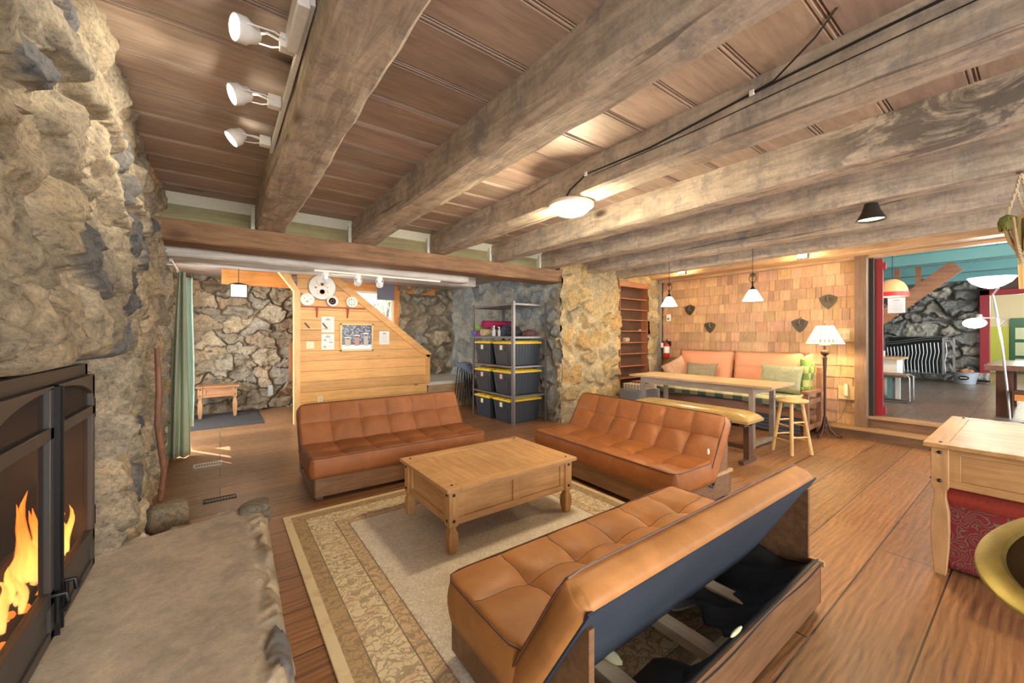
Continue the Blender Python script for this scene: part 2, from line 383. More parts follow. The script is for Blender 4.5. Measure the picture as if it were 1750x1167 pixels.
# ------------------------------------------------------------------ ceiling: beaded boards running across the beams
def ceiling():
    b = MB(); w = .3345; y0 = -3.0 + (1.541 - (-3.0)) % w - w; z = 2.79
    rs = random.Random(2)
    prof = [(0, .0), (.008, .012), (.016, 0), (.024, .0), (.030, .010), (.036, 0), (w - .012, 0), (w - .006, .012)]
    k = 0
    y = y0
    while y < 5.35:
        c = .82 + .36 * rs.random(); cc = (c, c * (.97 + .06 * rs.random()), c * (.95 + .1 * rs.random()))
        for i in range(len(prof)):
            a = prof[i]; d = prof[i + 1] if i < len(prof) - 1 else (w, 0)
            t = (.62, .55, .5) if (a[1] + d[1]) > .001 else (1, 1, 1)
            col = tuple(p * q for p, q in zip(cc, t)) if False else cc
            b.add([(-1.6, y + a[0], z + a[1]), (7.75, y + a[0], z + a[1]), (7.75, y + d[0], z + d[1]), (-1.6, y + d[0], z + d[1])], [(0, 1, 2, 3)], col)
        y += w
    b.box(-1.6, -3, 2.81, 7.75, 5.3, 2.86, (1, 1, 1))
    struct(b.build('ceiling', M_ceil))
    b = MB()
    for i in range(22): b.box(-.97, 5.2 + i * .2, 2.58 + .0, 5.0, 5.2 + i * .2 + .195, 2.62, (.9 + .2 * rs.random(),) * 3)
    b.box(-.97, 5.2, 2.62, 5.0, 10, 2.66, (1, 1, 1)); b.box(-1.6, 5.2, 2.62, 5.0, 5.24, 2.86, (1, 1, 1))
    struct(b.build('ceiling', M_ceil))
ceiling()

# ------------------------------------------------------------------ hewn beams
def hewn(name, x0, x1, z0, z1, y0, y1, mat, seed, axis='y', parent=None, amp=.011):
    n = max(8, int((y1 - y0) / .07)); ring = []
    def side(p, q, k): return [(p[0] + (q[0] - p[0]) * i / k, p[1] + (q[1] - p[1]) * i / k) for i in range(k)]
    cset = .018
    A = [(x0 + cset, z0), (x1 - cset, z0), (x1, z0 + cset), (x1, z1), (x0, z1), (x0, z0 + cset)]
    for i in range(6):
        p, q = A[i], A[(i + 1) % 6]; L_ = math.hypot(q[0] - p[0], q[1] - p[1])
        ring += side(p, q, max(1, int(L_ / .05)))
    m = len(ring); vs = []
    for j in range(n + 1):
        t = y0 + (y1 - y0) * j / n
        for (x, z) in ring:
            cx, cz = x - (x0 + x1) / 2, z - (z0 + z1) / 2; r = math.hypot(cx, cz) + 1e-6
            d = amp * (mn.noise(Vector((x * 3 + seed * 5, t * 1.1, z * 3))) * 1.3 + .7 * mn.noise(Vector((x * 11, t * 5 + seed, z * 11))))
            edge = (x in (x0, x1)) or (z == z0)
            if z >= z1 - .001: d = 0
            X, Z = x + cx / r * d, z + cz / r * d
            vs.append((X, t, Z) if axis == 'y' else (t, X, Z))
    fs = [(j * m + i, j * m + (i + 1) % m, (j + 1) * m + (i + 1) % m, (j + 1) * m + i) for j in range(n) for i in range(m)]
    fs += [tuple(range(m)), tuple(range(n * m, (n + 1) * m))]
    b = MB(); b.add(vs, fs); o = b.build(name, mat, parent, smooth='y')
    return o
BX = [(.29, .56), (1.24, 1.51), (2.23, 2.47), (3.21, 3.43), (4.17, 4.39), (5.17, 5.37), (6.07, 6.28)]
bl = ['hewn ceiling beam beside the track lights, first from the chimney', 'wide hewn ceiling beam, second from the stone chimney', 'hewn ceiling beam carrying the white dome light and black cable',
      'hewn ceiling beam just right of the dome light beam, dark rot stain at its near end', 'hewn ceiling beam with the black cone lamp under it', 'hewn ceiling beam ending over the yellow rubble wall pillar', 'hewn ceiling beam nearest the shingle wall pendants, above the long table']
for i, (x0, x1) in enumerate(BX):
    tag(hewn('ceiling_beam', x0, x1, 2.54, 2.80, -2.6, 4.93, M_rot if i == 3 else M_beam, i, amp=.016), bl[i], 'beam', 'hewn beams under the board ceiling')
M_lintel = wood('warm_lintel', (.42, .26, .13), (.70, .47, .26), 'y', 1.1, .6, .5, streak=7, knots=1.4)
tag(hewn('wall_beam', 7.06, 7.5, 2.60, 2.80, -2.6, 4.80, M_lintel, 9), 'warm brown beam over the shingle wall and doorway, lit by two small square lamps', 'beam')
tag(hewn('header_beam', 4.80, 5.18, 2.34, 2.54, -.55, 4.61, M_header, 11, 'x'), 'long reddish brown header beam that the ceiling beams rest on', 'beam')
tag(hewn('cross_beam', 5.28, 5.56, 2.27, 2.50, -.55, 3.08, M_white, 12, 'x'), 'pale whitewashed beam just behind the header beam, white track light under it', 'beam')
tag(hewn('cross_beam', 5.84, 6.08, 2.30, 2.56, -.55, 3.55, M_white, 13, 'x'), 'second whitewashed beam behind the header beam, further into the entry', 'beam')
# blocking between the beams on the header
b = MB(); bw = MB(); xs = [-.5] + [x for p in BX[:5] for x in p] + [4.62]
for i in range(0, len(xs), 2):
    b.box(xs[i], 4.90, 2.535, xs[i + 1], 4.94, 2.70); bw.add([(xs[i], 4.905, 2.70), (xs[i + 1], 4.905, 2.70), (xs[i + 1], 4.80, 2.788), (xs[i], 4.80, 2.788)], [(0, 1, 2, 3)])
    if i > 1: pass
    if xs[i + 1] < 4.5: b_ = bw.box(xs[i + 1] - .035, 4.83, 2.54, xs[i + 1], 4.90, 2.76)
struct(b.build('trim_1', M_olive)); struct(bw.build('trim_2', plain('pale_trim', (.72, .74, .64), .6)))

# ------------------------------------------------------------------ stone walls
PAL1 = [(.58, .47, .32), (.50, .42, .30), (.62, .50, .33), (.42, .36, .28), (.58, .41, .22), (.20, .195, .195), (.46, .40, .31), (.54, .47, .35), (.14, .14, .15), (.50, .42, .30), (.40, .33, .24)]
PALG = [(.46, .36, .25), (.50, .40, .28), (.42, .34, .25), (.48, .36, .24), (.52, .43, .31), (.40, .35, .28), (.46, .39, .29)]
PALY = [(.60, .44, .21), (.54, .39, .18), (.62, .47, .25), (.48, .36, .18), (.64, .46, .20), (.50, .41, .26), (.57, .37, .15)]
PALB = [(.40, .40, .37), (.46, .45, .40), (.34, .36, .36), (.50, .48, .42), (.38, .41, .43), (.44, .42, .36)]
# chimney breast
def chimney():
    y0, y1, z1 = -1.4, 6.15, 2.84; res = .017
    u, v = np.meshgrid(np.linspace(y0, y1, int((y1 - y0) / res)), np.linspace(0, z1, int(z1 / res)))
    h, c = stones(u + 4, v, .34, .26, 21, PAL1, (.66, .56, .41), mw=.20, relief=.06, tilt=.06, warp=.55)
    X = np.full(u.shape, -.50)
    up = 1 / (1 + np.exp(-(v - 1.34 - .05 * fbm(u, v * 0, 3, 3, 4)) / .012))          # overhanging lintel stones
    near = 1 / (1 + np.exp((u - 2.75) / .14))
    fade = np.clip((5.2 - u) / 1.9, 0, 1)
    X = X + up * (.02 + .07 * near * np.clip((2.0 - v) / .5, 0, 1) + .03 * fade)
    X = X - .05 * np.clip((u - 4.9) / .5, 0, 1)
    X = X + .045 * fbm(u, v, .9, 2, 8)
    X = X + h
    hole = (1 - up) * (1 / (1 + np.exp((u - 3.20) / .008)))
    X = X * (1 - hole) + (-1.25) * hole
    c = c * (1 - .0 * hole[..., None])
    P = np.stack([X, u, v], -1)
    struct(gridmesh('wall_left', P, c, M_stone))
    # end return of the chimney wall towards the window
    stone_wall('wall_left', (-1.25, 6.15, 0), (1, 0, 0), (0, 0, 1), .80, 2.84, (0, 1, 0), .3, .24, 5, PAL1, (.58, .52, .42), M_stone, res=.03)
chimney()
# back walls
stone_wall('wall_back', (-1.3, 9.35, 0), (1, 0, 0), (0, 0, 1), 2.75, 2.6, (0, -1, 0), .44, .25, 33, PALG, (.32, .26, .19), M_stone, res=.014, mw=.06, relief=.09, tilt=.14, crack=.012, warp=.6, facet=.04)
stone_wall('wall_back', (3.22, 8.75, 0), (1, 0, 0), (0, 0, 1), 1.5, 2.6, (0, -1, 0), .42, .32, 35, PALG, (.33, .29, .22), M_stone, res=.02, mw=.2, relief=.11, tilt=.12, warp=.5)
stone_wall('wall_right', (4.62, 8.85, 0), (0, -1, 0), (0, 0, 1), 4.05, 2.6, (-1, 0, 0), .55, .48, 37, PALB, (.50, .49, .44), M_stone_cool, res=.02, mw=.3, relief=.08, tilt=.10, warp=.6,
    base=lambda u, v: .02 * fbm(u, v, 1.5, 2, 3))
stone_wall('wall_right', (4.575, 4.82, 0), (1, 0, 0), (0, 0, 1), 1.53, 2.8, (0, -1, 0), .44, .32, 39, PALY, (.56, .46, .28), M_stone, res=.017, mw=.26, relief=.06, tilt=.07, warp=.55)
stone_wall('wall_right', (4.575, 4.80, 0), (0, 1, 0), (0, 0, 1), .05, 2.8, (-1, 0, 0), .4, .3, 41, PALY, (.5, .42, .28), M_stone, res=.02)
stone_wall('wall_right', (7.0, 4.80, 0), (1, 0, 0), (0, 0, 1), .34, 2.8, (0, -1, 0), .4, .36, 43, PALY, (.50, .42, .26), M_stone, res=.017, mw=.2, relief=.04)
stone_wall('wall_right', (6.06, 4.82, 2.50), (1, 0, 0), (0, 0, 1), 1.0, .3, (0, -1, 0), .4, .3, 45, PALY, (.50, .42, .26), M_stone, res=.02, relief=.04)
b = MB().box(7.34, 4.74, 0, 7.42, 4.86, 2.6); struct(b.build('trim_3', plain('grey_board', (.26, .23, .19), .7)))
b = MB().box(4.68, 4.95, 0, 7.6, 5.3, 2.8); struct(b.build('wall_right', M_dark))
# left window (behind the curtains) and wall beside it
b = MB()
for (a0, a1, c0, c1) in ((6.2, 6.32, 0, 2.3), (7.15, 7.25, 0, 2.3), (8.2, 8.3, 0, 2.3), (6.2, 8.3, 2.2, 2.3), (6.2, 8.3, 0, .1)): b.box(-.95, a0, c0, -.86, a1, c1)
w1 = b.build('window_1', plain('white_frame', (.8, .8, .78), .5)); struct(w1)
b = MB().box(-.91, 6.3, .1, -.90, 7.15, 2.2).box(-.91, 7.25, .1, -.90, 8.2, 2.2)
M_glass, nt, n_, L_, P_ = mat_base('clear_glass'); P_.inputs['Base Color'].default_value = (.9, .95, .95, 1); P_.inputs['Roughness'].default_value = .02
tr = N(nt, 'ShaderNodeBsdfTransparent'); mx = N(nt, 'ShaderNodeMixShader'); mx.inputs[0].default_value = .06; L_.new(tr.outputs[0], mx.inputs[1]); L_.new(P_.outputs[0], mx.inputs[2]); L_.new(mx.outputs[0], n_['Material Output'].inputs[0])
b.build('pane', M_glass, w1)
b = MB().box(-1.3, 8.3, 0, -.86, 9.5, 2.6).box(-.97, 6.15, 2.3, -.86, 8.3, 2.62); struct(b.build('wall_left', plain('window_surround', (.38, .33, .27), .8, bmp=.5, vs=10)))
stone_wall('wall_left', (-.88, 9.4, 0), (0, -1, 0), (0, 0, 1), 1.1, 2.6, (1, 0, 0), .4, .28, 47, PALG, (.2, .18, .15), M_stone, res=.03, relief=.08)
# back window behind the slanted wall
b = MB()
b.box(2.05, 8.72, .9, 2.13, 8.8, 2.42).box(3.10, 8.72, .9, 3.14, 8.8, 2.42).box(2.05, 8.72, 2.38, 3.14, 8.8, 2.42).box(2.05, 8.72, .9, 3.14, 8.8, .95)
w2 = b.build('window_2', plain('pale_frame', (.86, .78, .62), .5)); struct(w2)
MB().box(2.13, 8.76, .95, 3.10, 8.765, 2.38).build('pane', M_glass, w2)
gt = thing('garden_tree', 'pale green leafy tree seen through the stair window', 'tree', (3.9, 11.2, 0))
MB().tube([(0, 0, 0), (.05, 0, .9), (-.05, .1, 1.8), (.1, 0, 3.0)], [.08, .07, .05, .02], 8).build('trunk', plain('bark_grey', (.30, .26, .2), .9), gt)
b = MB(); rs = random.Random(9)
for k in range(1500):
    c = Vector((rs.gauss(0, .75), rs.gauss(0, .5), 2.3 + rs.gauss(0, .75))); a_ = Vector((rs.uniform(-1, 1), rs.uniform(-1, 1), rs.uniform(-1, 1))).normalized() * .055; q = a_.cross(Vector((rs.random(), rs.random(), rs.random()))).normalized() * .022
    b.add([c - a_, c + q, c + a_, c - q], [(0, 1, 2, 3)])
b.build('foliage', cloth_mat('leaf', (.42, .52, .30), .4), gt)
b = MB().box(3.14, 8.66, 0, 3.26, 8.80, 2.60); struct(b.build('trim_4', wood('orange_z', (.66, .24, .05), (.85, .38, .10), 'z', 1, .5, .1, knots=2)))
b = MB().box(1.3, 8.70, 2.42, 4.15, 8.84, 2.60).box(1.3, 8.72, 0, 2.05, 8.8, 2.45).box(1.3, 8.72, 0, 3.2, 8.8, .9); struct(b.build('wall_stair', M_orange))
b = MB().box(.02, 8.2, 2.33, 1.05, 8.3, 2.60); struct(b.build('trim_5', M_orange))
b = MB().box(2.74, 8.60, 2.24, 3.12, 8.62, 2.60); tag(b.build('hanging_cloth', plain('slate_cloth', (.22, .21, .26), .9)), 'slate grey cloth hanging over the top of the stair window', 'cloth')

# ------------------------------------------------------------------ stair side wall of pine boards
def pine_wall():
    b = MB(); rs = random.Random(5); h = .172; z = 0; Yf = 7.30
    def xr(z): return 3.31 if z < 1.07 else 3.31 - (z - 1.07) * (3.31 - 1.50) / (2.49 - 1.07)
    while z < 2.56:
        z1 = min(z + h - .006, 2.58); c = .86 + .26 * rs.random(); cc = (c, c * (.96 + .08 * rs.random()), c * .98)
        if z < 1.07 < z1:
            b.prism([(1.02, z), (3.31, z), (3.31, 1.07), (xr(z1), z1), (1.02, z1)], 'y', Yf, Yf + .03, cc)
        else: b.prism([(1.02, z), (xr(z), z), (xr(z1), z1), (1.02, z1)], 'y', Yf, Yf + .03, cc)
        z += h
    b.prism([(1.03, 0), (3.30, 0), (3.30, 1.05), (1.48, 2.5), (1.03, 2.56)], 'y', Yf + .006, Yf + .07, (.25, .22, .2))
    struct(b.build('wall_stair', M_wall_pine))
    b = MB().box(.97, Yf - .03, 0, 1.06, Yf + .10, 2.18); b.prism([(1.06, 2.18), (.97, 2.18), (.72, 2.52), (.72, 2.62), (.80, 2.62)], 'y', Yf - .03, Yf + .1)
    struct(b.build('trim_6', M_wall_pine_z))
    b = MB(); b.bar((3.36, Yf + .02, 1.055), (1.44, Yf + .02, 2.56), .10, .10, up=(0, 1, 0)); b.box(3.27, Yf - .03, .50, 3.36, Yf + .08, 1.08); b.bar((3.32, Yf - .02, 1.01), (1.40, Yf - .02, 2.515), .02, .035, up=(0, 1, 0))
    struct(b.build('trim_7', M_wall_pine))
    b = MB().box(3.33, Yf, 0, 4.7, Yf + .05, .46); b.box(3.33, Yf - .02, .42, 4.7, Yf + .02, .47); struct(b.build('wall_ledge', wood('ledge_wood', (.40, .25, .13), (.58, .40, .24), 'x', 1, .6, .2)))
    b = MB().box(3.3, Yf - .02, .47, 4.7, 8.8, .53); struct(b.build('trim_8', plain('pale_ledge_top', (.66, .62, .55), .5)))
    b = MB().box(1.06, Yf + .06, 0, 3.25, 7.5, 1.0); struct(b.build('wall_stair', M_orange))
pine_wall()

# ------------------------------------------------------------------ shingle wall, step, door post
def shingles():
    b = MB(); rs = random.Random(11); z = .15; row = 0; X = 7.50; Y0, Y1 = 1.60, 4.76
    hs = .172
    while z < 2.62:
        y = Y0
        while y < Y1:
            w = rs.choice([.075, .09, .11, .13, .15, .18, .21, .24, .27]) * (.9 + .2 * rs.random()); e = min(y + w, Y1)
            c = .70 + .42 * rs.random(); cc = (c, c * (.90 + .12 * rs.random()), c * (.84 + .2 * rs.random()))
            dz = -.006 * rs.random() + z; t = .016 + .008 * rs.random()
            z1 = min(z + hs + .02, 2.64)
            b.add([(X - t, y + .002, dz), (X - t, e - .002, dz), (X - .004, e - .002, z1), (X - .004, y + .002, z1), (X + .01, y + .002, dz), (X + .01, e - .002, dz), (X + .01, e - .002, z1), (X + .01, y + .002, z1)],
                  [(0, 1, 2, 3), (0, 4, 5, 1), (1, 5, 6, 2), (0, 3, 7, 4), (3, 2, 6, 7)], cc)
            y = e
        z += hs; row += 1
    b.box(X, Y0, 0, X + .1, Y1 + .2, 2.65, (.2, .16, .12))
    struct(b.build('wall_right', wood('cedar_shingle', (.46, .27, .14), (.70, .47, .28), 'z', 1.5, .6, .15, attr=True, var=.4, streak=14)))
shingles()
b = MB().box(7.40, -2.6, 2.56, 7.49, 4.76, 2.66, ); struct(b.build('trim_9', M_lintel))
M_sill = wood('sill_wood', (.30, .17, .08), (.50, .31, .16), 'y', 1, .5, .3)
M_dkwood_y = wood('dark_riser', (.10, .05, .028), (.20, .11, .06), 'y', 1, .5, .3)
b = MB().box(7.22, -3, 0, 7.50, 4.7, .12); struct(b.build('trim_10', M_dkwood_y))
b = MB().box(7.20, -3, .12, 7.50, 4.7, .145); struct(b.build('trim_11', M_sill))
b = MB().box(7.46, -3, .145, 7.56, 1.5, .27); struct(b.build('trim_12', M_dkwood_y)); b = MB().box(7.44, -3, .27, 7.62, 1.5, .305); struct(b.build('trim_13', M_sill))
b = MB().box(7.36, 1.49, .145, 7.50, 1.62, 2.60); struct(b.build('trim_14', wood('post_wood', (.15, .085, .05), (.27, .165, .10), 'z', 1, .5, .2)))
b = MB().box(7.50, 1.44, .30, 7.60, 1.60, 2.60); struct(b.build('trim_15', plain('black_gap', (.03, .025, .02), .6)))
M_red = plain('red_paint', (.33, .02, .03), .4)
b = MB().box(7.60, 1.36, .30, 7.64, 1.54, 2.56).box(7.62, 1.33, .33, 7.66, 1.40, .43).box(7.62, 1.33, 2.40, 7.66, 1.40, 2.50); struct(b.build('door_1', M_red, bevel=.004))

# ------------------------------------------------------------------ hearth, stove, fire
def hearth():
    x0, x1, y0, y1 = -.70, .42, .15, 3.72; res = .0125
    u, v = np.meshgrid(np.linspace(x0, x1, int((x1 - x0) / res)), np.linspace(y0, y1, int((y1 - y0) / res)))
    ex = .255 + .035 * fbm(v, v * 0, 1.6, 3, 2) + .03 * fbm(v, u, 7, 3, 5) + .05 * np.clip(v - 3.1, 0, 1) - .03 * np.clip(2.6 - v, 0, 1) 
    ey = 3.56 + .02 * fbm(u, v, 6, 3, 7) - .22 * np.clip(.05 - u, 0, 1) * 1.0 * (u < .05)
    d = np.minimum(ex - u, ey - v)
    hs, cs = stones(u, v, .17, .20, 51, [(.42, .34, .24), (.34, .28, .21), (.14, .14, .14), (.46, .38, .27), (.30, .26, .22)], (.40, .34, .26), mw=.2, relief=.05, tilt=.08, warp=.5)
    edge = np.clip(1 - (d - .015) / .10, 0, 1)
    z = .195 + .012 * fbm(u, v, 1.2, 3, 3) + .003 * fbm(u, v, 12, 3, 6)
    z = z + edge * (hs - .045) - .06 * np.clip(1 - d / .05, 0, 1) ** 2
    z = np.where(d > 0, z, np.maximum(-.02, .13 + d * 9))
    top = np.array([.50, .43, .35]) * (1 + .30 * fbm(u + .2 * fbm(u, v, 3, 3, 2), v, 2.1, 5, 9) + .14 * fbm(u, v, 17, 3, 4))[..., None]
    k = np.clip(edge * 2.2 - .5 + .5 * fbm(u, v, 9, 2, 1), 0, 1)[..., None]
    c = np.clip(top * (1 - k) + cs * k, .01, 1)
    P = np.stack([u, v, z], -1)
    o = gridmesh('hearth_slab', P, c, M_concrete)
    tag(o, 'raised rough stone hearth slab in front of the fireplace stove', 'hearth')
hearth()
def rock(name, c, r, seed, col, label=None, cat='rock', sc=(1, 1, .8), mat=None):
    b = MB(); b.ball((0, 0, 0), 1, 12)
    vs = []
    for p in b.v:
        q = Vector(p); k = 1 + .35 * mn.noise(q * 1.1 + Vector((seed, 0, 0))) + .12 * mn.noise(q * 3 + Vector((0, seed, 0)))
        q = Vector((max(-.8, min(.8, q.x * k)), max(-.75, min(.8, q.y * k)), max(-.75, min(.7, q.z * k))))
        vs.append((q.x * r * sc[0], q.y * r * sc[1], q.z * r * sc[2] + r * sc[2] * .75))
    b.v = vs; b.c = [(*col, 1)] * len(vs); b.has = True
    o = b.build(name, mat or M_stone, None, smooth='all'); o.location = c
    if label: tag(o, label, cat)
    return o
rock('boulder', (-.31, 3.95, 0), .15, 3, (.46, .39, .29), 'loose pale boulder at the foot of the chimney behind the hearth', sc=(1.0, 1.0, .8))
rock('boulder', (.20, 3.42, .10), .12, 8, (.30, .26, .21), 'angular brown rock set in the far corner of the hearth', sc=(1.0, 1.0, .8))
M_stick = wood('bark', (.12, .05, .03), (.30, .14, .08), 'z', 2, .6, .6, knots=5)
b = MB(); b.tube([(-.375, 4.10, .16), (-.345, 4.02, .42), (-.355, 3.93, .62), (-.372, 3.91, .80), (-.362, 3.89, 1.05), (-.372, 3.87, 1.36)], [.019, .019, .022, .02, .02, .016], 10)
tag(b.build('walking_stick', M_stick, smooth=True), 'crooked brown wooden stick leaning on the chimney stones', 'stick')
b = MB()
for i in range(9): b.box(-.78, 3.10, .2 + i * .118, -.60 + .012 * (i % 3), 3.19 + .008 * (i % 2), .2 + i * .118 + .106)
struct(b.build('trim_16', plain('fire_brick', (.46, .22, .11), .8, var=.35, vs=9, bmp=.4), bevel=.008))

sx = -.58
st = thing('wood_stove_insert', 'dark metal fireplace insert with two arched mesh doors', 'stove', (sx, 2.44, .2))
b = MB().box(-.62, -.70, -.01, -.60, .655, 1.08).box(-.62, -.70, -.01, -.02, -.67, 1.08).box(-.62, .635, -.01, -.03, .655, 1.08).box(-.62, -.70, 1.05, -.02, .655, 1.08).box(-.62, -.70, -.01, -.02, .655, .02)
b.box(-.03, -.72, .98, .0, .66, 1.10).box(-.03, -.72, 0, .0, -.66, 1.1).box(-.03, .62, 0, 0, .66, 1.1).box(-.03, -.72, 0, 0, .66, .03)
b.build('firebox', M_stove, st)
M_screen, nt, n_, L_, P_ = mat_base('mesh_screen')
tr = N(nt, 'ShaderNodeBsdfTransparent'); mx = N(nt, 'ShaderNodeMixShader'); mx.inputs[0].default_value = .42
P_.inputs['Base Color'].default_value = (.055, .045, .04, 1); P_.inputs['Roughness'].default_value = .8; P_.inputs['Specular IOR Level'].default_value = .1
L_.new(tr.outputs[0], mx.inputs[1]); L_.new(P_.outputs[0], mx.inputs[2]); L_.new(mx.outputs[0], n_['Material Output'].inputs[0])
def door(ya, yb, name):
    root = MB(); w = .04; x0, x1 = .0, .035
    root.box(x0, ya, .02, x1, ya + w, 1.04).box(x0, yb - w, .02, x1, yb, 1.04).box(x0, ya, .83, x1, yb, .88).box(x0, ya, .16, x1, yb, .22).box(x0, ya, .02, x1, yb, .06)
    # arched head: one broad arch across both doors
    K = 14; yc = 2.44 - 2.44
    def arch(y): t = abs(y) / .62; return .90 + .13 * math.sqrt(max(0, 1 - t * t))
    for i in range(K):
        a = ya + (yb - ya) * i / K; c = ya + (yb - ya) * (i + 1) / K
        root.add([(x1, a, arch(a)), (x1, c, arch(c)), (x1, c, 1.045), (x1, a, 1.045), (x0, a, arch(a)), (x0, c, arch(c)), (x0, c, 1.045), (x0, a, 1.045)], [(0, 1, 2, 3), (7, 6, 5, 4), (0, 4, 5, 1), (3, 2, 6, 7)])
    d = root.build('door', M_stove, st, bevel=.003)
    MB().box(.012, ya + .02, .05, .016, yb - .02, 1.03).build('mesh_screen', M_screen, d)
    MB().box(.008, ya + w, .06, .024, yb - w, .16).build('lower_panel', M_stove, d)
    return d
d1 = door(-.66, -.03, 'door'); d2 = door(.03, .62, 'door')
b = MB().box(.0, -.03, .02, .05, -.022, 1.04).box(.0, .022, .02, .05, .03, 1.04).box(-.01, -.022, .02, .01, .022, 1.04); b.build('centre_post', M_black, st)
for (dd, y, s) in ((d1, -.06, -1), (d2, .06, 1)):
    h = MB(); h.tube([(.035, y, .20), (.075, y, .20), (.08, y, .16), (.08, y + s * .05, .155)], .009, 8); h.tube([(.05, y, .20), (.05, y, .09)], .008, 8); h.build('handle', M_black, dd, smooth=True)
for z in (.28, .86):
    MB().cyl((.02, .635, z - .05), (.02, .635, z + .05), .016).box(0, .62, z - .045, .02, .68, z + .045).build('hinge', M_black, st)
M_log = plain('charred_log', (.05, .035, .03), .9, var=.5, vs=14, bmp=.6)
for i, (p, q, r, lb) in enumerate((((-.75, 2.05, .29), (-.70, 3.0, .28), .05, 'charred log lying lowest in the stove'), ((-.80, 2.2, .37), (-.72, 3.05, .44), .045, 'charred log crossing over the lowest log in the stove'),
                                ((-.70, 2.72, .30), (-.74, 3.04, .64), .045, 'charred log leaning up at the right side of the stove'), ((-.66, 2.25, .25), (-.68, 2.85, .40), .03, 'slim glowing log at the front of the stove'))):
    b = MB(); P, Q = Vector(p), Vector(q)
    b.tube([P.lerp(Q, t / 6) + Vector((0, 0, .01 * math.sin(t * 2 + i))) for t in range(7)], [r * (1 + .12 * math.sin(3 * t + i)) for t in range(7)], 9)
    tag(b.build('firewood_log', M_log, smooth=True), lb, 'log', 'burning logs in the stove')
M_ember = emis('ember', (1, .16, .02), 3.0)
MF, nt, n_, L_, P_ = mat_base('flame')
z_ = N(nt, 'ShaderNodeSeparateXYZ'); L_.new(coords(nt), z_.inputs[0])
r_ = ramp(nt, z_.outputs[2], [(.0, (1, .62, .18)), (.12, (1, .50, .10)), (.30, (1, .22, .02))]); L_.new(r_.outputs[0], P_.inputs['Emission Color'])
L_.new(r_.outputs[0], P_.inputs['Base Color']); P_.inputs['Emission Strength'].default_value = 2.6
tr = N(nt, 'ShaderNodeBsdfTransparent'); mx = N(nt, 'ShaderNodeMixShader')
lw = N(nt, 'ShaderNodeLayerWeight'); lw.inputs[0].default_value = .5; L_.new(ramp(nt, lw.outputs['Facing'], [(.1, (.75,) * 3), (.7, (.03,) * 3)]).outputs[0], mx.inputs[0])
L_.new(tr.outputs[0], mx.inputs[1]); L_.new(P_.outputs[0], mx.inputs[2]); L_.new(mx.outputs[0], n_['Material Output'].inputs[0])
fire = thing('log_fire', 'yellow and orange flames rising from the logs behind the stove doors', 'fire', (-.675, 2.70, .34))
rs = random.Random(4)
for i in range(26):
    y = rs.choice([-.42, -.30, -.18, -.05, .0, .04, .12, .20, .26, .30]) + rs.uniform(-.04, .04); x = rs.uniform(-.04, .04) if y < .05 else rs.uniform(.035, .055); hh = rs.uniform(.10, .34) * (1.25 if -.12 < y < .1 or y > .18 else .7); r = .008 + hh * .045
    pts = [(x + .02 * math.sin(t * 5 + i) * t, y + .035 * math.sin(t * 4.2 + i * 1.7) * t, hh * t + .0) for t in [k / 8 for k in range(9)]]
    b = MB(); b.tube(pts, [r * math.sin(PI * (.12 + .88 * k / 8)) ** .8 * (1 - .35 * k / 8) + .001 for k in range(9)], 8); b.build('flame', MF, fire, smooth='all')
b = MB()
for i in range(36): b.ball((rs.uniform(-.06, .04), rs.uniform(-.6, .35), rs.uniform(-.1, .03)), rs.uniform(.006, .02), 4)
o = b.build('embers', M_ember, fire); o['kind'] = 'stuff'
light('POINT', 'fire_light', (-.80, 2.6, .75), 3, (1, .45, .15), shadow_soft_size=.05)

